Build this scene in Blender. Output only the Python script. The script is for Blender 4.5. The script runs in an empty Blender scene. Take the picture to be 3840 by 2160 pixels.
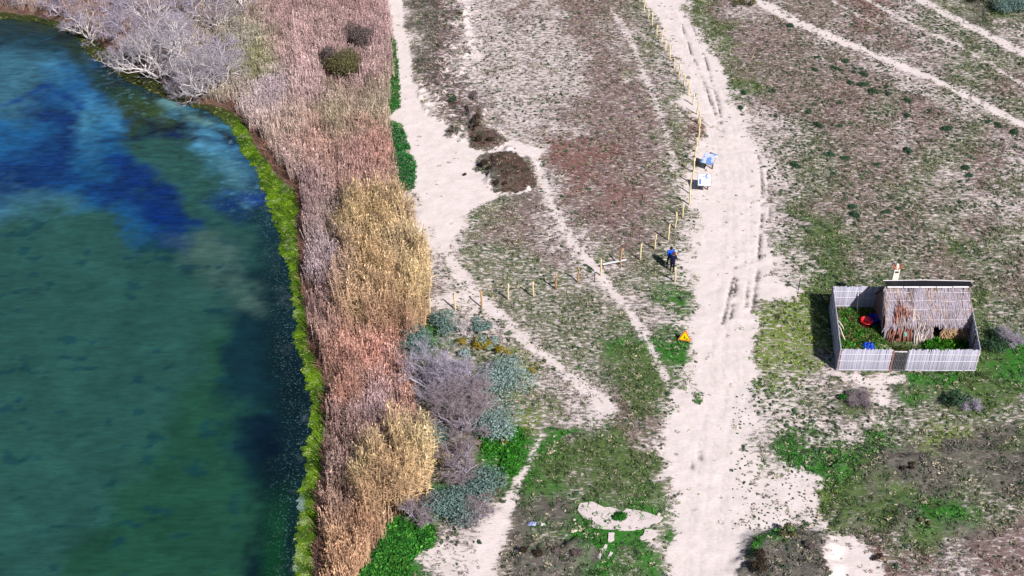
import bpy, bmesh, math, random
import numpy as np
from mathutils import Vector, Matrix, Euler
random.seed(7); rng = np.random.default_rng(7)
S = bpy.context.scene
COL = S.collection
# ------------------------------------------------------------------ camera, sky, sun, exposure
CH = 57.0; PITCH = math.radians(36.5); FPX = 4800.0
cp, sp = math.cos(PITCH), math.sin(PITCH)
cam = bpy.data.objects.new('camera', bpy.data.cameras.new('camera')); COL.objects.link(cam)
cam.location = (0, 0, CH); cam.rotation_euler = (math.pi/2-PITCH, 0, 0)
cam.data.sensor_width = 36.0; cam.data.lens = 36.0*FPX/3840.0
cam.data.clip_start = 0.5; cam.data.clip_end = 6000
S.camera = cam
SUN = Vector((0.64, -0.865, 1.0)).normalized()
W = bpy.data.worlds.new('World'); S.world = W; W.use_nodes = True
wn = W.node_tree; bg = wn.nodes['Background']
sky = wn.nodes.new('ShaderNodeTexSky'); sky.sky_type = 'NISHITA'; sky.sun_disc = False
sky.sun_elevation = math.asin(SUN.z); sky.sun_rotation = math.atan2(SUN.x, SUN.y)
wn.links.new(sky.outputs[0], bg.inputs[0]); bg.inputs[1].default_value = 0.05
sl = bpy.data.lights.new('sun', 'SUN'); sl.energy = 4.8; sl.angle = math.radians(0.5); sl.color = (1.0, 0.955, 0.93)
so = bpy.data.objects.new('sun', sl); COL.objects.link(so); so.location = (30, -40, 90)
so.rotation_euler = (-SUN).to_track_quat('-Z', 'Y').to_euler()
S.view_settings.view_transform = 'Standard'; S.view_settings.look = 'None'
S.view_settings.gamma = 1; S.view_settings.use_curve_mapping = False
S.view_settings.exposure = 0.80
KEXP = 1.75
# ------------------------------------------------------------------ projection between ground plane and survey coordinates (2576 wide)
DS = 3840/2576.0
def G(dx, dy, z=0.0):
    u = (dx*DS-1920)/FPX; v = (dy*DS-1080)/FPX
    fy = cp-v*sp; fz = -sp-v*cp
    t = (z-CH)/fz
    return (u*t, fy*t)
def P3(px, py, z=0.0): return G(px/DS, py/DS, z)
def toD(x, y, z=0.0):
    zc = y*cp-(z-CH)*sp; yc = y*sp+(z-CH)*cp
    return (1920+FPX*x/zc)/DS, (1080-FPX*yc/zc)/DS
def lin(c):
    c = np.asarray(c, float)/255.0
    return np.where(c <= 0.04045, c/12.92, ((c+0.055)/1.055)**2.4)
def C(r, g, b, k=None):
    return tuple((lin((r, g, b))/(KEXP if k is None else k)).clip(0.0015, 0.8))
# ------------------------------------------------------------------ numpy noise
def _hash(ix, iy, s):
    h = (ix.astype(np.int64)*374761393+iy.astype(np.int64)*668265263+s*982451653) & 0x7fffffff
    h = ((h ^ (h >> 13))*1274126177) & 0x7fffffff
    return ((h ^ (h >> 16)) & 0xffff)/65535.0
def vn(x, y, s=0):
    x = np.asarray(x, float); y = np.asarray(y, float)
    ix = np.floor(x); iy = np.floor(y); fx = x-ix; fy = y-iy
    fx = fx*fx*(3-2*fx); fy = fy*fy*(3-2*fy)
    a = _hash(ix, iy, s); b = _hash(ix+1, iy, s); c = _hash(ix, iy+1, s); d = _hash(ix+1, iy+1, s)
    return (a*(1-fx)+b*fx)*(1-fy)+(c*(1-fx)+d*fx)*fy
def fbm(x, y, sc, s=0, o=4):
    r = 0; a = 1; t = 0
    for k in range(o):
        r = r+a*(vn(x*sc+17.3*k, y*sc-9.1*k, s+k)-0.5); t += a; a *= 0.55; sc *= 2.03
    return r/t*2      # about -1..1
def sstep(a, b, x):
    t = np.clip((x-a)/(b-a), 0, 1); return t*t*(3-2*t)
def inpoly(px, py, poly):
    n = len(poly); ins = np.zeros(px.shape, bool)
    xs = [p[0] for p in poly]; ys = [p[1] for p in poly]
    m = (px > min(xs)) & (px < max(xs)) & (py > min(ys)) & (py < max(ys))
    idx = np.nonzero(m)
    qx = px[idx]; qy = py[idx]; r = np.zeros(qx.shape, bool)
    for i in range(n):
        x1, y1 = poly[i]; x2, y2 = poly[(i+1) % n]
        if y1 == y2: continue
        c = ((y1 > qy) != (y2 > qy)) & (qx < (x2-x1)*(qy-y1)/(y2-y1)+x1)
        r ^= c
    ins[idx] = r
    return ins
_JC = {}
def _jit(x, y, k):
    key = (id(x), k)
    if key not in _JC:
        _JC[key] = tuple((vn(x*0.55, y*0.55, 50+o)-.5)*2.2+(vn(x*2.3, y*2.3, 60+o+k)-.5)*1.6+(vn(x*6, y*6, 70+o+k)-.5) for o in (0, 40))
    return _JC[key]
def softpoly(x, y, poly, amp=0.35, n=4):
    """share of jittered samples inside a world-space polygon: a ragged, soft edge"""
    poly = [G(*p) for p in poly]; mg = amp*2.5+.1
    bx = [p[0] for p in poly]; by = [p[1] for p in poly]
    m = (x > min(bx)-mg) & (x < max(bx)+mg) & (y > min(by)-mg) & (y < max(by)+mg)
    r = np.zeros(x.shape); xm = x[m]; ym = y[m]; q = np.zeros(xm.shape)
    for k in range(n):
        jx, jy = _jit(x, y, k)
        q += inpoly(xm+jx[m]*amp, ym+jy[m]*amp, poly)
    r[m] = q/n
    return r
def pathdist(x, y, pts, mg=5.0):
    """distance to a polyline of (dx,dy,width_in_display_px) minus half width; far away it is just large"""
    best = np.full(x.shape, 50.0); x0 = x[0]; y0 = y[:, 0]
    for (a, b) in zip(pts[:-1], pts[1:]):
        ax, ay = G(a[0], a[1]); bx, by = G(b[0], b[1])
        wa = abs(G(a[0]+a[2]/2, a[1])[0]-ax); wb = abs(G(b[0]+b[2]/2, b[1])[0]-bx)
        dx, dy = bx-ax, by-ay; L = dx*dx+dy*dy; g = mg+max(wa, wb)
        i0, i1 = np.searchsorted(x0, (min(ax, bx)-g, max(ax, bx)+g)); j0, j1 = np.searchsorted(y0, (min(ay, by)-g, max(ay, by)+g))
        if i0 == i1 or j0 == j1: continue
        xx = x[j0:j1, i0:i1]; yy = y[j0:j1, i0:i1]
        t = np.clip(((xx-ax)*dx+(yy-ay)*dy)/L, 0, 1)
        d = np.hypot(xx-ax-t*dx, yy-ay-t*dy)-(wa+(wb-wa)*t)
        best[j0:j1, i0:i1] = np.minimum(best[j0:j1, i0:i1], d)
    return best
# ------------------------------------------------------------------ materials
def mat(name, color, var=0.25, rough=0.85, island=False, nscale=6.0, instcol=False, spec=0.2, bump=0.0, color2=None, metallic=0.0):
    m = bpy.data.materials.new(name); m.use_nodes = True
    n = m.node_tree.nodes; l = m.node_tree.links; b = n['Principled BSDF']
    b.inputs['Roughness'].default_value = rough; b.inputs['Specular IOR Level'].default_value = spec
    b.inputs['Metallic'].default_value = metallic
    if instcol:
        a = n.new('ShaderNodeAttribute'); a.attribute_type = 'INSTANCER'; a.attribute_name = 'tint'; src = a.outputs['Color']
    else:
        a = n.new('ShaderNodeRGB'); a.outputs[0].default_value = (*color, 1); src = a.outputs[0]
    if island:
        g = n.new('ShaderNodeNewGeometry'); fac = g.outputs['Random Per Island']
    else:
        tc = n.new('ShaderNodeTexCoord'); t = n.new('ShaderNodeTexNoise'); t.inputs['Scale'].default_value = nscale
        t.inputs['Detail'].default_value = 5; l.new(tc.outputs['Object'], t.inputs['Vector'])
        mr0 = n.new('ShaderNodeMapRange'); mr0.inputs['From Min'].default_value = .3; mr0.inputs['From Max'].default_value = .7
        l.new(t.outputs[0], mr0.inputs['Value']); fac = mr0.outputs[0]
    mr = n.new('ShaderNodeMapRange'); mr.inputs['To Min'].default_value = 1-var; mr.inputs['To Max'].default_value = 1+var
    l.new(fac, mr.inputs['Value'])
    if color2 is not None:
        mx = n.new('ShaderNodeMix'); mx.data_type = 'RGBA'; l.new(fac, mx.inputs['Factor'])
        l.new(src, mx.inputs['A']); mx.inputs['B'].default_value = (*color2, 1); src = mx.outputs['Result']
    vm = n.new('ShaderNodeVectorMath'); vm.operation = 'SCALE'; l.new(src, vm.inputs[0]); l.new(mr.outputs[0], vm.inputs['Scale'])
    l.new(vm.outputs[0], b.inputs['Base Color'])
    if bump:
        bn = n.new('ShaderNodeBump'); bn.inputs['Strength'].default_value = bump; bn.inputs['Distance'].default_value = .03
        l.new(fac, bn.inputs['Height']); l.new(bn.outputs[0], b.inputs['Normal'])
    return m
# ------------------------------------------------------------------ object helpers
def tag(o, label=None, cat=None, group=None, kind=None):
    if label: o['label'] = label
    if cat: o['category'] = cat
    if group: o['group'] = group
    if kind: o['kind'] = kind
    return o
def empty(name, loc, label, cat, group=None, rz=0.0):
    o = bpy.data.objects.new(name, None); COL.objects.link(o); o.empty_display_size = .3
    o.location = loc; o.rotation_euler.z = rz
    return tag(o, label, cat, group)
class MB:
    def __init__(s): s.v = []; s.f = []; s.mi = []
    def box(s, c, d, R=None, mi=0, taper=1.0):
        n = len(s.v); c = Vector(c); R = R or Matrix.Identity(3)
        for z in (-1, 1):
            k = 1.0 if z < 0 else taper
            for (x, y) in ((-1, -1), (1, -1), (1, 1), (-1, 1)):
                s.v.append(tuple(c+R @ Vector((x*d[0]/2*k, y*d[1]/2*k, z*d[2]/2))))
        for f in ((3, 2, 1, 0), (4, 5, 6, 7), (0, 1, 5, 4), (1, 2, 6, 5), (2, 3, 7, 6), (3, 0, 4, 7)):
            s.f.append(tuple(n+i for i in f)); s.mi.append(mi)
    def tube(s, pts, rad, k=6, cap=True, mi=0):
        pts = [Vector(p) for p in pts]; n0 = len(s.v)
        if not hasattr(rad, '__len__'): rad = [rad]*len(pts)
        up = Vector((.31, .17, .93))
        for i, p in enumerate(pts):
            t = (pts[min(i+1, len(pts)-1)]-pts[max(i-1, 0)])
            if t.length < 1e-6: t = Vector((0, 0, 1))
            t.normalize(); a = t.cross(up)
            if a.length < .05: a = t.cross(Vector((1, 0, 0)))
            a.normalize(); b = t.cross(a)
            for j in range(k):
                an = 2*math.pi*j/k
                s.v.append(tuple(p+(a*math.cos(an)+b*math.sin(an))*rad[i]))
        for i in range(len(pts)-1):
            for j in range(k):
                q = n0+i*k; s.f.append((q+j, q+(j+1) % k, q+k+(j+1) % k, q+k+j)); s.mi.append(mi)
        if cap:
            s.f.append(tuple(n0+j for j in reversed(range(k)))); s.mi.append(mi)
            q = n0+(len(pts)-1)*k; s.f.append(tuple(q+j for j in range(k))); s.mi.append(mi)
    def poly(s, pts, mi=0):
        n = len(s.v); s.v += [tuple(p) for p in pts]; s.f.append(tuple(range(n, n+len(pts)))); s.mi.append(mi)
    def prism(s, pts, off, mi=0):
        """extrude a polygon by vector off"""
        n = len(s.v); k = len(pts); off = Vector(off)
        s.v += [tuple(p) for p in pts]+[tuple(Vector(p)+off) for p in pts]
        s.f.append(tuple(range(n, n+k))); s.f.append(tuple(reversed(range(n+k, n+2*k)))); s.mi += [mi, mi]
        for i in range(k):
            s.f.append((n+i, n+k+i, n+k+(i+1) % k, n+(i+1) % k)); s.mi.append(mi)
    def lathe(s, prof, c=(0, 0, 0), k=16, mi=0, sx=1, sy=1):
        n = len(s.v)
        for (r, z) in prof:
            for j in range(k):
                a = 2*math.pi*j/k; s.v.append((c[0]+r*sx*math.cos(a), c[1]+r*sy*math.sin(a), c[2]+z))
        for i in range(len(prof)-1):
            for j in range(k):
                q = n+i*k; s.f.append((q+j, q+(j+1) % k, q+k+(j+1) % k, q+k+j)); s.mi.append(mi)
    def mesh(s, name, mats, smooth=False):
        me = bpy.data.meshes.new(name); me.from_pydata(s.v, [], s.f)
        for m in (mats if isinstance(mats, (list, tuple)) else [mats]): me.materials.append(m)
        me.polygons.foreach_set('material_index', s.mi)
        if smooth: me.polygons.foreach_set('use_smooth', [True]*len(s.f))
        me.update(); return me
    def build(s, name, mats, parent=None, smooth=False, loc=None):
        o = bpy.data.objects.new(name, s.mesh(name, mats, smooth)); COL.objects.link(o)
        if parent: o.parent = parent
        if loc: o.location = loc
        return o
def npmesh(name, v, f, mats, mi=None, smooth=False):
    """fast mesh from numpy arrays; f is (n,k)"""
    me = bpy.data.meshes.new(name); nv = len(v); nf, k = f.shape
    me.vertices.add(nv); me.vertices.foreach_set('co', np.ascontiguousarray(v, dtype=np.float32).ravel())
    me.loops.add(nf*k); me.loops.foreach_set('vertex_index', np.ascontiguousarray(f, dtype=np.int32).ravel())
    me.polygons.add(nf); me.polygons.foreach_set('loop_start', np.arange(0, nf*k, k, dtype=np.int32))
    for m in (mats if isinstance(mats, (list, tuple)) else [mats]): me.materials.append(m)
    if mi is not None: me.polygons.foreach_set('material_index', np.asarray(mi, dtype=np.int32))
    if smooth: me.polygons.foreach_set('use_smooth', np.ones(nf, bool))
    me.update(calc_edges=True)
    return me
def link(name, me, parent=None, loc=None):
    o = bpy.data.objects.new(name, me); COL.objects.link(o)
    if parent: o.parent = parent
    if loc: o.location = loc
    return o
# ------------------------------------------------------------------ lines of the place, in survey coordinates
SHORE_W = [(-400, 20), (-100, 40), (0, 45), (60, 48), (130, 60), (185, 85), (200, 115), (235, 150), (290, 190), (370, 225), (450, 255), (500, 272), (530, 288), (560, 312), (590, 352), (620, 402), (645, 450), (668, 500), (688, 560), (700, 600), (708, 650), (715, 700), (720, 760), (728, 820), (735, 880), (745, 930), (758, 990), (765, 1040), (768, 1090), (760, 1140), (748, 1180), (740, 1240), (738, 1300), (735, 1360), (732, 1449), (728, 1600)]
SHORE_L = [(-400, 0), (-100, 20), (0, 28), (70, 36), (150, 52), (215, 78), (240, 105), (275, 130), (330, 165), (400, 205), (460, 240), (505, 260), (570, 272), (604, 310), (632, 350), (658, 388), (692, 440), (735, 480), (745, 520), (748, 600), (750, 680), (752, 760), (762, 830), (780, 900), (802, 960), (808, 1040), (812, 1090), (805, 1130), (795, 1200), (788, 1260), (790, 1320), (785, 1380), (788, 1449), (790, 1600)]
REED_R = [(962, -200), (965, 0), (975, 50), (980, 120), (982, 200), (972, 290), (975, 320), (984, 380), (992, 430), (995, 480), (1020, 540), (1045, 600), (1060, 650), (1075, 720), (1075, 800), (1040, 860), (1018, 900), (1030, 960), (1045, 1050), (1070, 1110), (1085, 1160), (1080, 1220), (1060, 1270), (1010, 1290), (980, 1320), (950, 1360), (915, 1425), (895, 1470), (870, 1600)]
TRACK = [(1590, -220), (1625, -10), (1665, 60), (1700, 130), (1738, 210), (1768, 290), (1786, 345), (1770, 400), (1772, 480), (1778, 560), (1762, 640), (1740, 660), (1752, 690), (1758, 740), (1752, 820), (1738, 870), (1768, 950), (1762, 990), (1745, 1025), (1705, 1010), (1690, 1060), (1675, 1130), (1698, 1200), (1706, 1300), (1690, 1380), (1662, 1460), (1640, 1600),
         (1830, 1600), (1850, 1449), (1880, 1390), (1935, 1335), (2010, 1330), (2075, 1335), (2080, 1260), (2085, 1205), (2000, 1190), (1915, 1160), (1850, 1130), (1858, 1090), (1900, 1050), (1893, 960), (1888, 880), (1893, 830), (1915, 760), (2000, 755), (2005, 730), (1935, 690), (1935, 600), (1922, 520), (1915, 450), (1895, 380), (1865, 300), (1828, 220), (1790, 140), (1740, 60), (1695, -10), (1640, -220)]
CLEARING = [(960, -220), (978, 0), (984, 100), (998, 200), (990, 285), (968, 297), (1012, 312), (1038, 380), (1048, 440), (1050, 490), (1082, 530), (1106, 590), (1120, 640), (1135, 625), (1150, 585), (1168, 560), (1152, 545), (1190, 522), (1240, 500), (1290, 490), (1335, 484), (1330, 440), (1315, 405), (1350, 395), (1370, 375), (1330, 368), (1280, 355), (1262, 366), (1230, 382), (1190, 372), (1172, 350), (1130, 318), (1098, 305), (1072, 288), (1045, 220), (1026, 110), (1010, 0), (1000, -220)]
SANDP = [(1060, 1440), (1150, 1440), (1190, 1400), (1160, 1360), (1080, 1350), (1030, 1400)]
SANDR = [(2080, 1350), (2140, 1345), (2190, 1385), (2225, 1420), (2230, 1470), (2080, 1470)]
PATHS = [[(1170, -40, 18), (1178, 50, 16), (1184, 110, 18), (1200, 150, 26)],
         [(1345, 400, 18), (1390, 520, 18), (1430, 600, 18), (1500, 680, 22), (1580, 780, 20), (1640, 880, 15), (1680, 960, 13), (1708, 1012, 14)],
         [(1540, 20, 14), (1590, 110, 14), (1622, 190, 12), (1652, 270, 13), (1680, 350, 12), (1695, 430, 12)],
         [(1120, 630, 22), (1190, 735, 38), (1250, 790, 30), (1345, 880, 26), (1430, 940, 24), (1480, 985, 34), (1530, 1030, 50)],
         [(1080, 760, 30), (1190, 745, 40)],
         [(1362, 1095, 5), (1340, 1150, 9), (1310, 1200, 18), (1270, 1290, 38), (1225, 1380, 52), (1195, 1449, 85), (1180, 1560, 120)],
         [(1870, -20, 34), (1903, 0, 36), (2017, 62, 34), (2183, 132, 24), (2350, 200, 22), (2483, 267, 22), (2576, 315, 26), (2700, 380, 30)],
         [(2080, -20, 8), (2100, 7, 8), (2217, 67, 7)],
         [(2150, -20, 8), (2290, 60, 8), (2410, 113, 8), (2576, 213, 12), (2700, 290, 12)],
         [(2280, -25, 24), (2330, 8, 26), (2417, 55, 28), (2520, 105, 28), (2576, 135, 32), (2700, 200, 34)],
         [(2090, 935, 22), (2180, 962, 22), (2270, 955, 26)],
         [(2165, 1000, 30), (2230, 1010, 26), (2215, 975, 20)]]
ROWS = """
S d h w w p w p p b g S o p w b b b p r w g g d o
S d h w w w w p p w g S g o p p b w w p p w g g w
S d h w w w w w p p g w S g p b b b b w w p g g g
S h h w w w w w p p w g S o o b b b p p w w g g p
G S h h w w w p p p p g S S w p b p p g p p w w g
G S S d w w w w p p p g r S w w g b b p w p g g p
G S S S d s r r r p p g S S S w g g b b p g g p w
G S S S d d w r p p p g S S S w g g b b g g w p g
b S S g g p w p p r p g S S S w g b b b g p g w w
b S S g p p w w p p p g S S S w o o g b b g g p g
b b w g g g p w g p g k S S S k g o b g g b o g g
b b w g g g g g w g g k S S S w k o g g g b b g b
b b w s g g g g g w g G S S w k y o o o o o o o g
b G g w w g g g g g w k S S k y y o o o o o o o g
b G g g y w g g g G G G S S y y y o o o o o o o G
b g g g g y w w g g o k S S k y k w w s g G G o G
b g g g g g g w w b o k S S k k g g o w G g o o g
b g g g g y g w k b b s S S w k k w w k g g g g g
b b b b G G G o o o b w S S k w G k k G k y y y o
b b b b G G o o o o o S S S k k G G G o d d g d d
G G G b d G G g g g G S S S w s s y o d d d g g d
G G g d s d G G G G G S S S s w w y o o d G G g g
G G w w s d g g G G G S S S o d d w w p g o d d p
G G w w s d d d G g G S S S d d d w S r p p w p p
"""
# colour as seen in sun, cover, tuft density, tuft height
TY = {
 'S': ((170, 160, 145), .03, .25, .10), 's': ((150, 138, 118), .22, 2.2, .11), 'w': ((136, 124, 120), .38, 8, .11), 'k': ((100, 120, 80), .33, 10, .11),
 'm': ((92, 74, 66), .93, 16, .16),
 'p': ((130, 109, 105), .62, 11, .12), 'b': ((124, 109, 100), .61, 11, .12), 'r': ((132, 98, 92), .74, 10, .12), 'g': ((110, 116, 88), .55, 13, .12),
 'G': ((58, 116, 42), .90, 17, .15), 'o': ((86, 106, 60), .80, 15, .15), 'y': ((120, 138, 66), .62, 14, .13), 'd': ((104, 99, 92), .84, 13, .15), 'h': ((102, 84, 82), .58, 8, .18)}
rows = [r.split() for r in ROWS.strip().split('\n')]
assert all(len(r) == 25 for r in rows) and len(rows) == 24, [len(r) for r in rows]
TG = np.zeros((24, 40, 6))
for j in range(24):
    for i in range(40):
        ch = rows[j][i-15] if i >= 15 else ('b' if j > 3 else 'p')
        c, cv, dn, hh = TY[ch]; TG[j, i] = [*(lin(c)/KEXP), cv, dn, hh]
def ground_types(x, y):
    dx, dy = toD(x, y)
    wx = fbm(x, y, .35, 3, 4)*70; wy = fbm(x, y, .35, 13, 4)*52
    wx = wx+fbm(x, y, 1.6, 23, 3)*26; wy = wy+fbm(x, y, 1.6, 33, 3)*20
    gi = np.clip((dx+wx-32)/64, 0, 38.999); gj = np.clip((dy+wy-30)/60.4, 0, 22.999)
    i = gi.astype(int); j = gj.astype(int); fi = (gi-i)[..., None]; fj = (gj-j)[..., None]
    return (TG[j, i]*(1-fi)+TG[j, i+1]*fi)*(1-fj)+(TG[j+1, i]*(1-fi)+TG[j+1, i+1]*fi)*fj
SHORE_POLY = [(-2500, 45), (-2500, 2500)] + [(728, 2500)] + SHORE_W[::-1]
WORLD_W = [G(*p) for p in SHORE_W]; WORLD_L = [G(*p) for p in SHORE_L]
def shore_x(line, dy):
    return np.interp(dy, [p[1] for p in line], [p[0] for p in line])
def blob(x, y, cx, cy, rx, ry, rot=0.0):
    """0..1 bump centred at survey point, radii in metres"""
    gx, gy = G(cx, cy); c, s = math.cos(rot), math.sin(rot)
    u = ((x-gx)*c+(y-gy)*s)/rx; v = (-(x-gx)*s+(y-gy)*c)/ry
    return np.clip(1-(u*u+v*v), 0, 1)
# extra coloured patches: (polygon, type, edge raggedness)
PATCH = [([(978, 60), (990, 60), (1000, 180), (1005, 230), (1000, 280), (978, 292), (972, 240)], 'G', .3),
         ([(984, 312), (1010, 335), (1030, 380), (1040, 400), (1046, 430), (1040, 478), (1000, 488), (990, 450), (985, 380)], 'G', .25),
         ([(1215, 1085), (1250, 1090), (1300, 1080), (1320, 1110), (1290, 1150), (1295, 1190), (1270, 1200), (1240, 1160), (1205, 1120)], 'G', .3),
         ([(1360, 1110), (1390, 1080), (1480, 1070), (1420, 1100), (1380, 1160), (1350, 1180)], 'G', .4),
         ([(920, 1470), (960, 1370), (1000, 1295), (1030, 1290), (1090, 1320), (1095, 1370), (1040, 1400), (1010, 1470)], 'G', .4),
         ([(1560, 850), (1600, 845), (1650, 900), (1680, 970), (1670, 1060), (1570, 1050), (1545, 980)], 'o', .6),
         ([(1360, 1130), (1560, 1090), (1640, 1150), (1690, 1230), (1680, 1260), (1500, 1240), (1370, 1280), (1320, 1260)], 'o', .8),
         ([(1430, 1240), (1560, 1255), (1700, 1270), (1700, 1340), (1650, 1360), (1660, 1300), (1560, 1275), (1450, 1265), (1440, 1310), (1600, 1340), (1630, 1430), (1500, 1440), (1400, 1350)], 'G', .45),
         ([(1305, 1270), (1380, 1245), (1440, 1270), (1430, 1330), (1370, 1345), (1310, 1330)], 'd', .4),
         ([(1285, 1380), (1330, 1365), (1420, 1375), (1500, 1390), (1490, 1430), (1380, 1430), (1290, 1415)], 'd', .4),
         ([(1945, 1095), (2060, 1090), (2110, 1140), (2080, 1190), (2000, 1170), (1960, 1130)], 'G', .6),
         ([(2060, 1240), (2160, 1200), (2300, 1220), (2350, 1260), (2260, 1340), (2110, 1345), (2070, 1310)], 'o', .6),
         ([(2180, 1110), (2320, 1085), (2580, 1075), (2700, 1075), (2700, 1220), (2480, 1240), (2330, 1230), (2180, 1190)], 'd', .6),
         ([(2290, 1265), (2460, 1265), (2440, 1300), (2320, 1310)], 'G', .5),
         ([(1860, 1449), (1900, 1380), (1960, 1325), (2010, 1320), (2060, 1350), (2075, 1440), (2080, 1500), (1850, 1500)], 'd', .35),
         ([(1900, 1380), (1960, 1325), (2010, 1320), (2005, 1350), (1950, 1375), (1895, 1410)], 'G', .3),
         ([(2180, 1385), (2230, 1390), (2245, 1415), (2215, 1425)], 'r', .3),
         ([(1378, 350), (1480, 355), (1560, 370), (1540, 420), (1440, 440), (1385, 410)], 'r', .8),
         ([(1890, 760), (1990, 745), (2050, 760), (2060, 930), (1990, 980), (1900, 900)], 'y', .6),
         ([(2070, 930), (2290, 940), (2460, 930), (2560, 960), (2560, 1040), (2300, 1040), (2250, 960), (2080, 945)], 'o', .5),
         ([(2105, 745), (2450, 745), (2456, 935), (2112, 935)], 'o', .15),
         ([(2280, 945), (2420, 942), (2420, 965), (2290, 970)], 'G', .25),
         ([(1745, 985), (1765, 990), (1764, 1015), (1748, 1022)], 'G', .12),
         ([(1205, 270), (1185, 300), (1183, 345), (1176, 365), (1200, 377), (1250, 372), (1272, 355), (1230, 335), (1205, 330)], 'm', .2),
         ([(1130, 318), (1160, 322), (1158, 338), (1140, 348), (1116, 343)], 'd', .15),
         ([(1240, 385), (1290, 388), (1335, 430), (1345, 480), (1290, 486), (1245, 483), (1225, 440), (1196, 425), (1210, 400)], 'm', .2),
         ([(1205, 395), (1235, 385), (1230, 420), (1250, 450), (1270, 480), (1245, 484), (1225, 445), (1195, 425)], 'd', .15)]
RUTS = [[(1908, 390, 3), (1917, 450, 3), (1918, 530, 4), (1912, 610, 4)], [(1912, 610, 4), (1908, 680, 7), (1900, 740, 7), (1893, 785, 5)],
        [(1850, 670, 4), (1842, 720, 6), (1830, 770, 6), (1818, 815, 4)], [(1857, 680, 3), (1848, 740, 5), (1838, 800, 4)],
        [(1735, 45, 2), (1752, 90, 3), (1775, 150, 3), (1790, 200, 3), (1808, 260, 3), (1820, 340, 3)][0:6],
        [(1715, 60, 2), (1738, 130, 3), (1765, 190, 3), (1790, 260, 3), (1815, 330, 2)],
        [(1930, 430, 2), (1938, 520, 3), (1932, 620, 2)], [(1890, 660, 2), (1880, 730, 3), (1878, 770, 2)],
        [(1760, 1135, 5), (1763, 1160, 4), (1757, 1190, 3)], [(1740, 1140, 3), (1742, 1185, 3)]]
# ------------------------------------------------------------------ terrain
GX0, GX1, GY0, GY1, STEP = -66.0, 66.0, 38.0, 146.0, 0.165
nx = int((GX1-GX0)/STEP)+1; ny = int((GY1-GY0)/STEP)+1
xs = np.linspace(GX0, GX1, nx); ys = np.linspace(GY0, GY1, ny)
X, Y = np.meshgrid(xs, ys)
DX, DY = toD(X, Y)
T = ground_types(X, Y)
veg = T[..., :3].copy(); cov = T[..., 3].copy(); den = T[..., 4].copy(); th = T[..., 5].copy()
pn = sstep(-.45, .25, fbm(X, Y, .75, 150, 5))
for poly, ty, amp in PATCH:
    m = softpoly(X, Y, poly, amp*1.5)*(.1+.9*pn if amp > .35 else .7+.3*pn); c, cv, dn, hh = TY[ty]
    veg += (lin(c)/KEXP-veg)*m[..., None]; cov += (cv-cov)*m; den += (dn-den)*m; th += (hh-th)*m
m_track = softpoly(X, Y, TRACK, .55, 6); m_clear = softpoly(X, Y, CLEARING, .2); m_sand = np.maximum(softpoly(X, Y, SANDP, .7)*.55, softpoly(X, Y, SANDR, .3)*.9)
m_path = np.zeros(X.shape); pj = fbm(X, Y, 1.1, 40, 4)*.28
for k, pth in enumerate(PATHS):
    d = pathdist(X, Y, pth, 1.5)+pj
    m_path = np.maximum(m_path, (1-sstep(-.3, .42, d))*[.8, .9, .6, .9, .8, 1, 1, .7, .75, .9, .8, .8][k]*(1-.5*sstep(.1, .7, fbm(X[::1], Y, 1.3, 45, 2)) if k in (1, 2, 3) else 1))
bare = np.maximum(np.maximum(m_track, m_clear), np.maximum(m_path*.88, m_sand))
# green tufty ground keeps its patches over the track's ragged rim
rimgreen = softpoly(X, Y, PATCH[22][0], .12)
for q_ in (11, 14, 15, 23, 24, 25, 26): rimgreen = np.maximum(rimgreen, softpoly(X, Y, PATCH[q_][0], .2))
bare *= 1-rimgreen
# right half of the lower track is thinly grown
thin = sstep(1830, 1900, DX)*sstep(1050, 1150, DY)*sstep(2150, 2050, DX)
edgeveg = np.clip(fbm(X, Y, .9, 77, 4)*1.5+.35, 0, 1)*thin
bare = bare*(1-.6*edgeveg)
cov = cov*(1-bare)+0.02*bare; den = den*(1-bare)+.35*bare+edgeveg*2.5*bare; th = th*(1-bare)+.09*bare
# shore
inner = inpoly(X, Y, [G(-2500, 40), G(-2500, 2500), G(790, 2500)]+[(p[0], p[1]) for p in WORLD_L[::-1]])
jx = (vn(X*1.7, Y*1.7, 5)-.5)*.35+(vn(X*.45, Y*.45, 7)-.5)*.9+(vn(X*4.5, Y*4.5, 8)-.5)*.25-.30; jy = (vn(X*1.7, Y*1.7, 6)-.5)*.7
outer = inpoly(X+jx, Y+jy, [G(-2500, 45), G(-2500, 2500), G(728, 2500)]+[(p[0], p[1]) for p in WORLD_W[::-1]])
inner = inpoly(X+jx*.6, Y+jy*.6, [G(-2500, 40), G(-2500, 2500), G(790, 2500)]+[(p[0], p[1]) for p in WORLD_L[::-1]])
# distance from the inner shore line (metres, positive on land), cheap: polyline distance
dsh = pathdist(X, Y, [(p[0], p[1], 0) for p in SHORE_L])
dsh = np.where(inner, -dsh, dsh)
algae = inner & ~outer
WATER_Z = -0.17
Z = fbm(X, Y, .5, 200, 3)*.05+fbm(X, Y, 2.2, 210, 3)*.05*(.25+cov)
hum = blob(X, Y, 1120, 160, 3.6, 24)+.0
hum = hum*(1-m_clear)
Z += hum*(fbm(X, Y, 1.0, 220, 3)*.55+.15)
clump = np.clip(fbm(X, Y, 1.5, 230, 3), 0, 1)
Z += clump*.16*cov*(1-bare)
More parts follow.
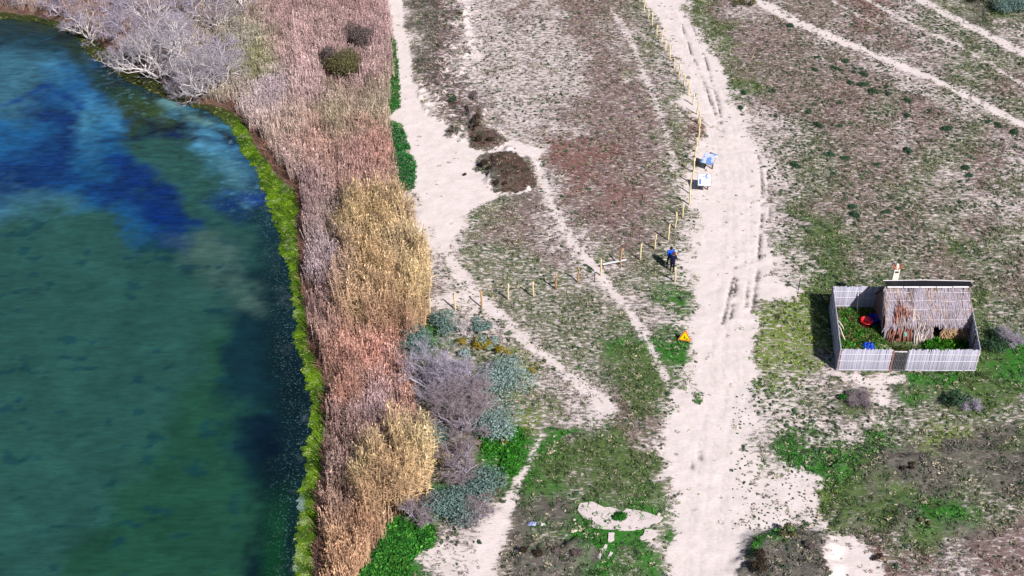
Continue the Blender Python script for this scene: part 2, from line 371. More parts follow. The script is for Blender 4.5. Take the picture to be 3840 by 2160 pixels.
# low dunes with a scarp on their left side
dj = fbm(X, Y, .45, 245, 4)*1.5; dk = fbm(X, Y, .45, 255, 4)*1.5
def dune(cx, cy, rx, ry, h, edge):
    gx, gy = G(cx, cy); b = np.clip(1-(((X-gx+dj)/rx)**2+((Y-gy+dk)/ry)**2), 0, 1)
    return sstep(0, edge, b)*h*(1+.25*fbm(X, Y, .8, 240, 3))
Z += dune(1285, 435, 2.6, 3.4, .55, .5)+dune(1225, 350, 1.9, 2.4, .35, .5)+dune(1195, 300, .6, 3.0, .5, .5)+dune(1138, 335, .9, .7, .22, .5)
Z += dune(1985, 1425, 3.4, 3.8, .6, .8)+dune(1370, 1400, 3.0, 1.3, .4, .6)+dune(2245, 1180, 3.5, 2.0, .35, .9)+dune(2330, 1320, 3.5, 1.6, .3, .9)
Z += blob(X, Y, 1640, 250, 5, 20)*.1
wet = np.zeros(X.shape); rj = np.abs(fbm(X, Y, 3.0, 60, 3))*.22; rb = sstep(-.35, .15, fbm(X, Y, .9, 80, 3))
for k, r in enumerate(RUTS):
    d = pathdist(X, Y, r, 1.0)+rj
    q = 1-sstep(-.02, .16, d); brk = rb
    Z -= q*brk*.13; wet = np.maximum(wet, q*brk)
FAINT = [[(1650+o, 20), (1700+o, 100), (1755+o, 200), (1800+o, 300), (1830+o*.9, 400), (1842+o*.9, 520), (1838+o, 640), (1825+o, 760), (1815+o, 880), (1815+o*1.2, 1000), (1790+o*1.4, 1120), (1775+o*1.4, 1250), (1755+o*1.5, 1449)] for o in (-22, -14, 4, 12, 30, 38, 52)]
fj = fbm(X, Y, 2.5, 262, 3)
for k, r in enumerate(FAINT):
    q = 1-sstep(.0, .13, pathdist(X, Y, [(p[0], p[1], 2) for p in r], 1.0)+np.abs(fj)*.1); q = q*sstep(-.15, .3, np.roll(rb*2-1, 37*k, 0)+fj*.8)*m_track
    Z -= q*.02; wet = np.maximum(wet, q*.12)
Z += m_track*fbm(X, Y, 1.2, 260, 3)*.03+np.maximum(m_track, m_clear)*fbm(X, Y, 3.4, 264, 3)*.018
# flat pad for the enclosure
ex, ey = G(2285, 840); pad = sstep(0, .25, blob(X, Y, 2285, 838, 7.5, 6.5)); Z *= 1-pad*.9
# bank, algae shelf and lake bed
Z = np.where(dsh < 1.0, Z*np.clip(dsh, 0, 1)+(-.10)*(1-np.clip(dsh, 0, 1)), Z)
Z = np.where(algae, WATER_Z+.012+.03*np.clip(fbm(X, Y, 2.6, 270, 4)+.35, -.8, 1), Z)
Z = np.where(outer, WATER_Z-.35, Z)
# bank litter colours
lit = (dsh > -.1) & (dsh < 1.6) & ~algae
lc = lin((116, 94, 82))/KEXP
mm = (sstep(1.7, .7, dsh)*(dsh > -.2)*(~algae)*(DX < 1000))[..., None]
veg = veg*(1-mm)+lc*mm; cov = np.where(mm[..., 0] > .3, .9, cov)
an = (fbm(X, Y, 1.2, 300, 4)*.5+.5)[..., None]; low = sstep(980, 1250, DY)[..., None]
an = sstep(.25, .75, an)
ac = (lin((100, 136, 14))*an+lin((54, 84, 14))*(1-an))/KEXP
foam = np.clip(fbm(X, Y, 1.7, 310, 4)*1.4-.25+.35*low[..., 0]*sstep(.0, .9, (-dsh)), 0, 1)[..., None]
ac = ac*(1-foam*.8)+lin((158, 170, 128))/KEXP*foam*.8
pond = np.clip(fbm(X, Y, .8, 320, 3)*1.5-.35+.5*low[..., 0], 0, 1)[..., None]*sstep(.35, .8, -dsh)[..., None]*low
ac = ac*(1-pond)+lin((120, 142, 146))/KEXP*pond
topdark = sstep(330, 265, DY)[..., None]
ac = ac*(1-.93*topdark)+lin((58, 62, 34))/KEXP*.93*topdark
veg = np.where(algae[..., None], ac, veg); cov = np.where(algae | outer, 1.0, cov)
den = np.where(algae | outer, 0, den)
reedmask = inpoly(X, Y, [G(-800, -300), G(962, -300)]+[G(*p) for p in REED_R]+[(p[0], p[1]) for p in WORLD_L[::-1]]) & ~algae & ~outer
veg = np.where((reedmask & (dsh > 1.2))[..., None], lin((96, 74, 64))/KEXP, veg); cov = np.where(reedmask, .92, cov); den = np.where(reedmask, 0, den)
def zat(x, y):
    i = int(round((x-GX0)/STEP)); j = int(round((y-GY0)/STEP))
    return float(Z[min(max(j, 0), ny-1), min(max(i, 0), nx-1)])
# ground material: sand showing between growth
gm = bpy.data.materials.new('sand_and_growth'); gm.use_nodes = True
n = gm.node_tree.nodes; l = gm.node_tree.links; b = n['Principled BSDF']
b.inputs['Roughness'].default_value = .95; b.inputs['Specular IOR Level'].default_value = .08
def node(t, **k):
    q = n.new(t)
    for a, v in k.items(): setattr(q, a, v)
    return q
av = node('ShaderNodeAttribute', attribute_name='veg'); ac_ = node('ShaderNodeAttribute', attribute_name='cov'); aw = node('ShaderNodeAttribute', attribute_name='wet')
geo = node('ShaderNodeNewGeometry')
mp = node('ShaderNodeMapping'); mp.inputs['Scale'].default_value = (.5, 1.1, 1); l.new(geo.outputs['Position'], mp.inputs['Vector'])
t1 = node('ShaderNodeTexNoise'); t1.inputs['Scale'].default_value = 4.0; t1.inputs['Detail'].default_value = 7; t1.inputs['Roughness'].default_value = .72; l.new(mp.outputs[0], t1.inputs['Vector'])
t2 = node('ShaderNodeTexNoise'); t2.inputs['Scale'].default_value = 7.5; t2.inputs['Detail'].default_value = 5; t2.inputs['Roughness'].default_value = .7; l.new(mp.outputs[0], t2.inputs['Vector'])
t3 = node('ShaderNodeTexNoise'); t3.inputs['Scale'].default_value = .9; t3.inputs['Detail'].default_value = 6; t3.inputs['Roughness'].default_value = .6; l.new(geo.outputs['Position'], t3.inputs['Vector'])
def math_(op, a, bb, cl=False):
    q = node('ShaderNodeMath', operation=op, use_clamp=cl)
    for i, s in enumerate((a, bb)):
        if isinstance(s, (int, float)): q.inputs[i].default_value = s
        else: l.new(s, q.inputs[i])
    return q.outputs[0]
thr = math_('ADD', math_('MULTIPLY', ac_.outputs['Fac'], -.36), .68)
mask = math_('ADD', math_('MULTIPLY', math_('SUBTRACT', t1.outputs[0], thr), 10.0), .5, True)
mask = math_('MULTIPLY', mask, math_('MULTIPLY', ac_.outputs['Fac'], 9.0, True))
var = node('ShaderNodeMapRange'); var.inputs['From Min'].default_value = .3; var.inputs['From Max'].default_value = .7; var.inputs['To Min'].default_value = .45; var.inputs['To Max'].default_value = 1.6; l.new(t2.outputs[0], var.inputs['Value'])
vv = node('ShaderNodeVectorMath', operation='SCALE'); l.new(av.outputs['Color'], vv.inputs[0]); l.new(var.outputs[0], vv.inputs['Scale'])
sr = node('ShaderNodeValToRGB'); l.new(t3.outputs[0], sr.inputs[0])
e = sr.color_ramp.elements; e[0].position = .3; e[0].color = (*C(230, 218, 212), 1); e[1].position = .62; e[1].color = (*C(242, 229, 226), 1)
svar = node('ShaderNodeMapRange'); svar.inputs['From Min'].default_value = .3; svar.inputs['From Max'].default_value = .7; svar.inputs['To Min'].default_value = .86; svar.inputs['To Max'].default_value = 1.08; l.new(t2.outputs[0], svar.inputs['Value'])
s2 = node('ShaderNodeVectorMath', operation='SCALE'); l.new(sr.outputs[0], s2.inputs[0]); l.new(svar.outputs[0], s2.inputs['Scale'])
m1 = node('ShaderNodeMix', data_type='RGBA'); l.new(aw.outputs['Fac'], m1.inputs['Factor']); l.new(s2.outputs[0], m1.inputs['A']); m1.inputs['B'].default_value = (*C(72, 62, 62), 1)
md_ = node('ShaderNodeMix', data_type='RGBA'); l.new(math_('MULTIPLY', ac_.outputs['Fac'], .95, True), md_.inputs['Factor']); l.new(m1.outputs['Result'], md_.inputs['A']); md_.inputs['B'].default_value = (*C(204, 188, 184), 1)
m2 = node('ShaderNodeMix', data_type='RGBA'); l.new(mask, m2.inputs['Factor']); l.new(md_.outputs['Result'], m2.inputs['A']); l.new(vv.outputs[0], m2.inputs['B'])
l.new(m2.outputs['Result'], b.inputs['Base Color'])
bp = node('ShaderNodeBump'); bp.inputs['Strength'].default_value = .8; bp.inputs['Distance'].default_value = .05
hsum = math_('ADD', math_('MULTIPLY', mask, .6), math_('MULTIPLY', t2.outputs[0], math_('ADD', math_('MULTIPLY', ac_.outputs['Fac'], .9), .25)))
l.new(hsum, bp.inputs['Height']); l.new(bp.outputs[0], b.inputs['Normal'])
# one sheet of terrain, cut along the edges of what lies on it so that each kind of ground is its own object
fi = np.arange((nx-1)*(ny-1)); a = (fi//(nx-1))*nx+fi % (nx-1)
FQ = np.stack([a, a+1, a+nx+1, a+nx], 1)
def fmean(A): return (A[:-1, :-1]+A[1:, :-1]+A[:-1, 1:]+A[1:, 1:]).ravel()/4
cls = np.zeros(len(FQ), int)
cls[fmean(m_path.astype(float)) > .5] = 2; cls[fmean(m_clear) > .5] = 3; cls[fmean(m_track) > .5] = 1
cls[fmean(algae.astype(float)) >= .5] = 4; cls[fmean(outer.astype(float)) > .74] = 5
VV = np.stack([X.ravel(), Y.ravel(), Z.ravel()], 1)
for k, (nm, kind, lab) in enumerate((('ground', 'structure', None), ('sandy_track', 'structure', None), ('footpath', 'structure', None), ('sand_clearing', 'structure', None), ('algae_mat', 'stuff', 'yellow green algae mat along the lake edge'), ('lake_bed', 'structure', None))):
    F_ = FQ[cls == k]; used, inv = np.unique(F_.ravel(), return_inverse=True)
    me = npmesh(nm, VV[used], inv.reshape(-1, 4), gm, smooth=True)
    for an_, arr, ty in (('veg', veg, 'FLOAT_COLOR'), ('cov', cov, 'FLOAT'), ('wet', wet, 'FLOAT')):
        at = me.attributes.new(an_, ty, 'POINT')
        if ty == 'FLOAT': at.data.foreach_set('value', arr.ravel()[used].astype(np.float32))
        else: at.data.foreach_set('color', np.concatenate([arr.reshape(-1, 3)[used], np.ones((len(used), 1))], 1).astype(np.float32).ravel())
    o = link(nm, me); tag(o, kind=kind)
    if lab: tag(o, lab, 'algae')
# ground beyond the surveyed sheet, out to the horizon
far = MB(); R0 = 3000
ring = [(-R0, -R0), (R0, -R0), (R0, R0), (-R0, R0)]; inr = [(GX0+.3, GY0+.3), (GX1-.3, GY0+.3), (GX1-.3, GY1-.3), (GX0+.3, GY1-.3)]
for i in range(4):
    p, q, r_, s_ = ring[i], ring[(i+1) % 4], inr[(i+1) % 4], inr[i]
    far.poly([(*p, -.6), (*q, -.6), (*r_, -.3), (*s_, -.3)])
tag(far.build('distant_ground', mat('dry_heath', C(128, 116, 92), .4, nscale=.05)), kind='structure')
# ------------------------------------------------------------------ lake
WR = """
O O O D D D D D D D D D
D D D O D D D D D D D D
E E L B D D D D D D D D
E E B B O D D D D D D D
E N N L O O L D D D D D
B B N L B O K K C D D D
B N N B B T T T L B D D
N N B N N N T T T E N D
E E E B N N N T T N D D
T T T T T B N N T T D D
T T T T T T T F F T D D
T T T T T T T T F D D D
T T T T T T T T T F D D
T T T T T T T T T D D D
T T T T T T T T M D D K
T T T T T T T T M D D K
T T T T T T T M M D D K
T T T T T T T M M M D K
T T T T T T M M M D K K
T T T T T M M M M D K K
T T T T M M M M M M K Q
T T T T M M M M M M K Q
T T T M M M M M M M K Q
T T T M M M M M M M K Q
"""
WC = {'O': (44, 62, 26), 'D': (20, 56, 66), 'E': (62, 116, 138), 'L': (70, 140, 176), 'B': (28, 96, 150), 'N': (12, 54, 116), 'K': (8, 24, 48), 'T': (48, 96, 88), 'C': (84, 160, 196), 'F': (78, 112, 104), 'M': (40, 90, 70), 'Q': (24, 70, 44)}
wg = np.array([[lin(WC[c]) for c in r.split()] for r in WR.strip().split('\n')])
assert wg.shape == (24, 12, 3)
wst = .2; wx_ = np.arange(-62, -2, wst); wy_ = np.arange(39, 146, wst)
XW, YW = np.meshgrid(wx_, wy_); dxw, dyw = toD(XW, YW, WATER_Z)
qx = dxw+fbm(XW, YW, .16, 400, 3)*80+fbm(XW, YW, 1.1, 410, 4)*38; qy = dyw+fbm(XW, YW, .16, 420, 3)*60+fbm(XW, YW, 1.1, 430, 4)*28
gi = np.clip((qx-32)/64, 0, 10.999); gj = np.clip((qy-30)/60.4, 0, 22.999); i_ = gi.astype(int); j_ = gj.astype(int)
fi_ = (gi-i_)[..., None]; fj_ = (gj-j_)[..., None]
wc = (wg[j_, i_]*(1-fi_)+wg[j_, i_+1]*fi_)*(1-fj_)+(wg[j_+1, i_]*(1-fi_)+wg[j_+1, i_+1]*fi_)*fj_
def wmix(m, c):
    global wc
    wc = wc*(1-m[..., None])+lin(c)*m[..., None]
spots = sstep(.24, .44, fbm(XW*.8, YW*1.2, .75, 440, 4))*sstep(480, 560, dyw)*.7; wmix(spots*(1-sstep(560, 640, dxw)), (22, 72, 82))
wj = fbm(XW, YW, .8, 460, 5)
# dark channel running in to the bank and the pale shallows round it
for k, (pl, c, soft) in enumerate([([(380, 330, 3), (430, 316, 8), (480, 320, 12), (530, 318, 14), (560, 330, 22), (585, 355, 24)], (6, 22, 44), .8), ([(250, 352, 4), (340, 345, 6), (430, 335, 7), (540, 350, 12)], (6, 34, 84), .8),
        ([(110, 215, 12), (160, 235, 14), (205, 268, 12)], (8, 62, 140), .9), ([(0, 265, 6), (60, 240, 6), (110, 215, 8)], (10, 62, 138), .7),
        ([(220, 240, 20), (270, 290, 24), (300, 320, 10)], (66, 142, 190), 1.2), ([(300, 232, 24), (370, 262, 26), (420, 300, 14)], (62, 92, 46), 1.0), ([(420, 250, 14), (480, 290, 16), (520, 305, 8)], (110, 160, 160), .9),
        ([(190, 120, 16), (215, 170, 20), (260, 215, 20), (330, 245, 16)], (26, 58, 36), .9), ([(500, 360, 26), (540, 372, 20)], (92, 168, 210), .8), ([(560, 395, 10), (600, 450, 12), (630, 500, 14)], (84, 140, 160), .7),
        ([(615, 488, 22), (650, 500, 16)], (10, 50, 140), .6), ([(600, 730, 6), (640, 760, 22), (665, 772, 10)], (92, 128, 118), .9), ([(500, 590, 34), (555, 620, 44)], (82, 116, 108), 1.0),
        ([(300, 400, 50), (400, 480, 60), (420, 540, 60), (490, 560, 20)], (4, 44, 118), 1.2)]):
    d = pathdist(XW, YW, pl)+wj*soft
    wmix((1-sstep(-.6, .6 if k < 4 else 1.1, d))*(.97 if k < 2 else .85), c)
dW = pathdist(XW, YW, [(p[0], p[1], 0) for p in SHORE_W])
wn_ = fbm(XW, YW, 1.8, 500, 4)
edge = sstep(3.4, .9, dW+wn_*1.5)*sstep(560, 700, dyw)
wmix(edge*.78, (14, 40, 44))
speck = np.clip(fbm(XW*1.3, YW, 3.2, 520, 3)*2.2-.45, 0, 1)
wmix(sstep(2.4, 1.0, dW)*sstep(.1, .7, dW)*sstep(1180, 1330, dyw)*.45, (24, 96, 40))
spk = np.clip(sstep(2.3, .1, dW+wn_*.8)*sstep(470, 560, dyw)*.8+sstep(5, .5, dW)*sstep(600, 480, dyw)*sstep(180, 330, dxw)*.6, 0, 1)  # where sparkle near the bank is painted into the water as pale specks
wmix(np.clip(fbm(XW, YW, 1.1, 530, 4)*1.5-.3, 0, 1)*sstep(1.2, .1, dW)*.6, (92, 104, 110))
mott = (fbm(XW, YW, .5, 540, 5)*.4+fbm(XW*.6, YW*1.4, 2.2, 550, 3)*(.22+.4*sstep(620, 480, dyw)))[..., None]
wmix(np.clip(fbm(XW*.8, YW*1.3, 2.4, 560, 3)*2.4-.55, 0, 1)*sstep(6, .5, dW)*sstep(600, 480, dyw)*sstep(150, 330, dxw)*.65, (120, 176, 196))  # light blue flecks: shoreline sparkle mixed into the base colour
wc = np.clip(wc/2.5*(1+mott*.8), 0, .6)
fi = np.arange((len(wx_)-1)*(len(wy_)-1)); a = (fi//(len(wx_)-1))*len(wx_)+fi % (len(wx_)-1)
fw = np.stack([a, a+1, a+len(wx_)+1, a+len(wx_)], 1)
keep = inpoly(XW, YW, [G(-2500, 20), G(-2500, 2500), G(740, 2500)]+[(p[0]+.8, p[1]+.5) for p in WORLD_W[::-1]]).ravel()
fw = fw[keep[fw].all(1)]
used, inv = np.unique(fw.ravel(), return_inverse=True)
wm = bpy.data.materials.new('murky_lake_water'); wm.use_nodes = True
n = wm.node_tree.nodes; l = wm.node_tree.links; b = n['Principled BSDF']
b.inputs['Roughness'].default_value = .12; b.inputs['IOR'].default_value = 1.33; b.inputs['Specular IOR Level'].default_value = .35
av = node('ShaderNodeAttribute', attribute_name='depthcol'); geo = node('ShaderNodeNewGeometry')
mp = node('ShaderNodeMapping'); mp.inputs['Scale'].default_value = (.35, 1.3, 1); l.new(geo.outputs['Position'], mp.inputs['Vector'])
t1 = node('ShaderNodeTexNoise'); t1.inputs['Scale'].default_value = 3.2; t1.inputs['Detail'].default_value = 5; l.new(mp.outputs[0], t1.inputs['Vector'])
t2 = node('ShaderNodeTexNoise'); t2.inputs['Scale'].default_value = 2.6; t2.inputs['Detail'].default_value = 7; t2.inputs['Roughness'].default_value = .65; l.new(mp.outputs[0], t2.inputs['Vector'])
var = node('ShaderNodeMapRange'); var.inputs['From Min'].default_value = .3; var.inputs['From Max'].default_value = .7; var.inputs['To Min'].default_value = .84; var.inputs['To Max'].default_value = 1.19; l.new(t2.outputs[0], var.inputs['Value'])
vv = node('ShaderNodeVectorMath', operation='SCALE'); asp = node('ShaderNodeAttribute', attribute_name='speck'); t4 = node('ShaderNodeTexNoise'); t4.inputs['Scale'].default_value = 9.0; t4.inputs['Detail'].default_value = 3; l.new(geo.outputs['Position'], t4.inputs['Vector'])
sm = math_('MULTIPLY', math_('MULTIPLY', math_('SUBTRACT', t4.outputs[0], .57), 8.0, True), asp.outputs['Fac'])
mw = node('ShaderNodeMix', data_type='RGBA'); l.new(sm, mw.inputs['Factor']); l.new(av.outputs['Color'], mw.inputs['A']); mw.inputs['B'].default_value = (*C(84, 118, 122), 1)
l.new(mw.outputs['Result'], vv.inputs[0]); l.new(var.outputs[0], vv.inputs['Scale']); l.new(vv.outputs[0], b.inputs['Base Color'])
bp = node('ShaderNodeBump'); bp.inputs['Strength'].default_value = .6; bp.inputs['Distance'].default_value = .08; l.new(t1.outputs[0], bp.inputs['Height']); l.new(bp.outputs[0], b.inputs['Normal'])
me = npmesh('lake_water', np.stack([XW.ravel(), YW.ravel(), np.full(XW.size, WATER_Z)], 1)[used], inv.reshape(-1, 4), wm, smooth=True)
a2 = me.attributes.new('speck', 'FLOAT', 'POINT'); a2.data.foreach_set('value', spk.ravel()[used].astype(np.float32))
at = me.attributes.new('depthcol', 'FLOAT_COLOR', 'POINT')
at.data.foreach_set('color', np.concatenate([wc.reshape(-1, 3)[used], np.ones((len(used), 1))], 1).astype(np.float32).ravel())
tag(link('lake_water', me), kind='structure')

# lake going on to the left, beyond the picture
fl = MB()
for (x0, x1, y0, y1) in ((-1500, -61.8, 39, 146), (-1500, -30, -600, 39), (-1500, -66, 146, 700)):
    fl.poly([(x0, y0, WATER_Z), (x1, y0, WATER_Z), (x1, y1, WATER_Z), (x0, y1, WATER_Z)])
flo = fl.build('lake_water', mat('open_lake_water', tuple(lin((44, 102, 98))/2), .15, .12, nscale=.1, spec=.35)); tag(flo, kind='structure')
# ------------------------------------------------------------------ scattering of growth nobody could count
def gn_scatter(name, pts, rot, scl, tint, pid, protos, label, cat):
    me = bpy.data.meshes.new(name); n_ = len(pts); me.vertices.add(n_)
    me.vertices.foreach_set('co', np.asarray(pts, np.float32).ravel())
    for nm_, arr in (('rot', rot), ('scl', scl), ('tint', tint)):
        at = me.attributes.new(nm_, 'FLOAT_VECTOR', 'POINT'); at.data.foreach_set('vector', np.asarray(arr, np.float32).ravel())
    at = me.attributes.new('pid', 'INT', 'POINT'); at.data.foreach_set('value', np.asarray(pid, np.int32))
    o = link(name, me); tag(o, label, cat, kind='stuff')
    pc = bpy.data.collections.new(name+'_kinds')
    for k, (pm) in enumerate(protos):
        po = bpy.data.objects.new('%s_kind_%s' % (name, 'abcdefgh'[k]), pm); pc.objects.link(po)
    ng = bpy.data.node_groups.new(name+'_nodes', 'GeometryNodeTree')
    ng.interface.new_socket('Geometry', in_out='INPUT', socket_type='NodeSocketGeometry'); ng.interface.new_socket('Geometry', in_out='OUTPUT', socket_type='NodeSocketGeometry')
    N = ng.nodes; L = ng.links; gi_ = N.new('NodeGroupInput'); go = N.new('NodeGroupOutput')
    ip = N.new('GeometryNodeInstanceOnPoints'); ci = N.new('GeometryNodeCollectionInfo'); ci.inputs[0].default_value = pc
    ci.inputs[1].default_value = True; ci.inputs[2].default_value = True
    ip.inputs['Pick Instance'].default_value = True
    def na(nm_, ty):
        q = N.new('GeometryNodeInputNamedAttribute'); q.data_type = ty; q.inputs[0].default_value = nm_; return q.outputs[0]
    L.new(gi_.outputs[0], ip.inputs['Points']); L.new(ci.outputs[0], ip.inputs['Instance']); L.new(na('pid', 'INT'), ip.inputs['Instance Index'])
    L.new(na('rot', 'FLOAT_VECTOR'), ip.inputs['Rotation']); L.new(na('scl', 'FLOAT_VECTOR'), ip.inputs['Scale']); L.new(ip.outputs[0], go.inputs[0])
    md = o.modifiers.new('scatter', 'NODES'); md.node_group = ng
    return o
M_tuft = mat('growth_blades', (0, 0, 0), .45, .8, island=True, instcol=True, spec=.15)
def blades_mesh(name, n_, r, h, w, spread, seed, leafy=False):
    R_ = random.Random(seed); v = []; f = []
    for i in range(n_):
        a = R_.random()*6.283; rr = r*math.sqrt(R_.random()); x0, y0 = rr*math.cos(a), rr*math.sin(a); hh = h*(.5+.6*R_.random())
        b_ = R_.random()*6.283; lx, ly = math.cos(b_)*spread*.14*R_.random(), math.sin(b_)*spread*.14*R_.random()
        c_ = R_.random()*3.1416; wx, wy = math.cos(c_)*w/2, math.sin(c_)*w/2
        k = len(v)
        if leafy:
            v += [(x0-wx, y0-wy, hh*.55), (x0+wx+lx*.3, y0+wy+ly*.3, hh*.62), (x0+lx+wx, y0+ly+wy, hh), (x0+lx-wx, y0+ly-wy, hh*.9)]; f.append((k, k+1, k+2, k+3))
        else:
            v += [(x0-wx, y0-wy, -.02), (x0+wx, y0+wy, -.02), (x0+lx*.5+wx*.7, y0+ly*.5+wy*.7, hh*.6), (x0+lx, y0+ly, hh)]; f.append((k, k+1, k+2, k+3))
    return npmesh(name, np.array(v), np.array(f), M_tuft)
def leaf_mesh_(name, n_, seed):
    r_ = np.random.default_rng(seed); d = r_.normal(0, 1, (n_, 3)); d /= np.linalg.norm(d, axis=1)[:, None]; d[:, 2] = np.abs(d[:, 2]); c = d*np.array([.13, .11, .10])*r_.uniform(.5, 1.1, n_)[:, None]
    nn = d+r_.normal(0, .5, (n_, 3)); a = np.cross(nn, r_.normal(0, 1, (n_, 3))); a /= np.linalg.norm(a, axis=1)[:, None]; b_ = np.cross(nn, a); b_ /= np.linalg.norm(b_, axis=1)[:, None]; a *= .045; b_ *= .03
    return npmesh(name, np.stack([c-a, c-b_, c+a, c+b_], 1).reshape(-1, 3), np.arange(n_*4).reshape(-1, 4), M_tuft)
tufts = [blades_mesh('tuft_blades', 11, .15, 1.0, .055, .8, 1), blades_mesh('tuft_blades', 16, .22, .8, .06, 1.1, 2), blades_mesh('tuft_leaves', 16, .20, .8, .11, .8, 3, True), blades_mesh('tuft_leaves', 9, .12, .7, .10, 1.0, 4, True)]
NT = 760000
x = rng.uniform(GX0+1, GX1-1, NT); y = rng.uniform(44, 142, NT)
dx_, dy_ = toD(x, y); ok = (dx_ > -120) & (dx_ < 2700) & (dy_ > -90) & (dy_ < 1540); x = x[ok]; y = y[ok]
gi = np.round((x-GX0)/STEP).astype(int); gj = np.round((y-GY0)/STEP).astype(int)
dloc = den[gj, gi]*1.7; cl = np.clip(.5+1.6*fbm(x, y, 1.0, 600, 4), .05, 2.2)
dens0 = len(x)/((GX1-GX0-2)*98*ok.mean()); ok = rng.random(len(x))*dens0 < dloc*cl
x = x[ok]; y = y[ok]; gi = gi[ok]; gj = gj[ok]; nT = len(x)
tint = veg[gj, gi]*rng.uniform(.6, 2.1, nT)[:, None]
pale = rng.random(nT) < .17*(1-sstep(.85, .95, cov[gj, gi])*.5)
tint[pale] = (lin((206, 196, 168))/KEXP)*rng.uniform(.6, 1.0, pale.sum())[:, None]
green = rng.random(nT) < .10; tint[green] = (lin((70, 104, 58))/KEXP)*rng.uniform(.5, 1.3, green.sum())[:, None]
hh = th[gj, gi]*rng.uniform(.5, 1.5, nT); wd = rng.uniform(.45, 1.15, nT)
gn_scatter('meadow_growth', np.stack([x, y, Z[gj, gi]], 1), np.stack([rng.uniform(-.2, .2, nT), rng.uniform(-.2, .2, nT), rng.uniform(0, 6.28, nT)], 1),
           np.stack([wd, wd, hh], 1), tint, rng.integers(0, 4, nT), tufts, 'low dry grass and herbs growing over the sandy heath', 'grass')
print('tufts', nT)
# small herb cushions and dots
hm_ = []
for k in range(3):
    r_ = random.Random(320+k); hm_.append(leaf_mesh_('herb_leaves', 46, 320+k))
ND = 110000; x = rng.uniform(-16, 60, ND); y = rng.uniform(44, 136, ND); dx_, dy_ = toD(x, y)
gi = np.round((x-GX0)/STEP).astype(int); gj = np.round((y-GY0)/STEP).astype(int)
heath = sstep(1850, 1980, dx_)*sstep(1000, 640, dy_)*.55*(1-bare[gj, gi]); dots = sstep(1800, 1900, dx_)*sstep(2150, 2080, dx_)*sstep(960, 1010, dy_)*sstep(1350, 1330, dy_)*.8; meadow = .20*(1-bare[gj, gi])*(cov[gj, gi] > .3); side = .5*sstep(0, .5, cov[gj, gi])*(bare[gj, gi] > .15)*(bare[gj, gi] < .9)
ok = (rng.random(ND) < np.maximum(np.maximum(heath, dots), np.maximum(meadow, side))*np.clip(.55+1.5*fbm(x, y, .5, 620, 3), 0, 1)) & (dx_ > 1050) & (den[gj, gi] > 0) & ((m_track[gj, gi] < .5) | (dots > .3))
x = x[ok]; y = y[ok]; gi = gi[ok]; gj = gj[ok]; k = len(x); print('herbs', k)
c1 = lin((66, 98, 74))/KEXP; c2 = lin((84, 92, 62))/KEXP; q = rng.random(k)[:, None]; sz = rng.uniform(.4, 1.05, k)*(1+.5*(rng.random(k) < .1)); sz = np.where(bare[gj, gi] > .4, sz*.55, sz)
gn_scatter('herb_cushions', np.stack([x, y, Z[gj, gi]], 1), np.stack([np.zeros(k), np.zeros(k), rng.uniform(0, 6.28, k)], 1), np.stack([sz*1.25, sz, sz*rng.uniform(.5, 1, k)], 1), (c1*q+c2*(1-q))*rng.uniform(.6, 1.3, k)[:, None], rng.integers(0, 3, k), hm_, 'tiny dark herb cushions dotting the sand and heath', 'plants')
# algae clots
NA = 26000; dy_ = rng.uniform(-40, 1520, NA); a_ = rng.random(NA)
xw = shore_x(SHORE_W, dy_); xl = shore_x(SHORE_L, dy_); dx_ = xw+(xl-xw)*a_; pts = np.array([G(p, q) for p, q in zip(dx_, dy_)])
gi = np.clip(np.round((pts[:, 0]-GX0)/STEP).astype(int), 0, nx-1); gj = np.clip(np.round((pts[:, 1]-GY0)/STEP).astype(int), 0, ny-1)
ok = algae[gj, gi]; pts = pts[ok]; gi = gi[ok]; gj = gj[ok]; nA = len(pts)
tint = veg[gj, gi]*rng.uniform(.5, 1.7, nA)[:, None]; pl = rng.random(nA) < .05; tint[pl] = lin((190, 196, 120))/KEXP
gn_scatter('algae_clots', np.concatenate([pts, np.maximum(Z[gj, gi], WATER_Z)[:, None]], 1), np.stack([np.zeros(nA), np.zeros(nA), rng.uniform(0, 6.28, nA)], 1),
           np.stack([rng.uniform(.35, .9, nA)]*2+[rng.uniform(.02, .06, nA)], 1), tint, rng.integers(2, 4, nA), tufts, 'bumpy clots of bright algae in the green strip at the bank', 'algae')
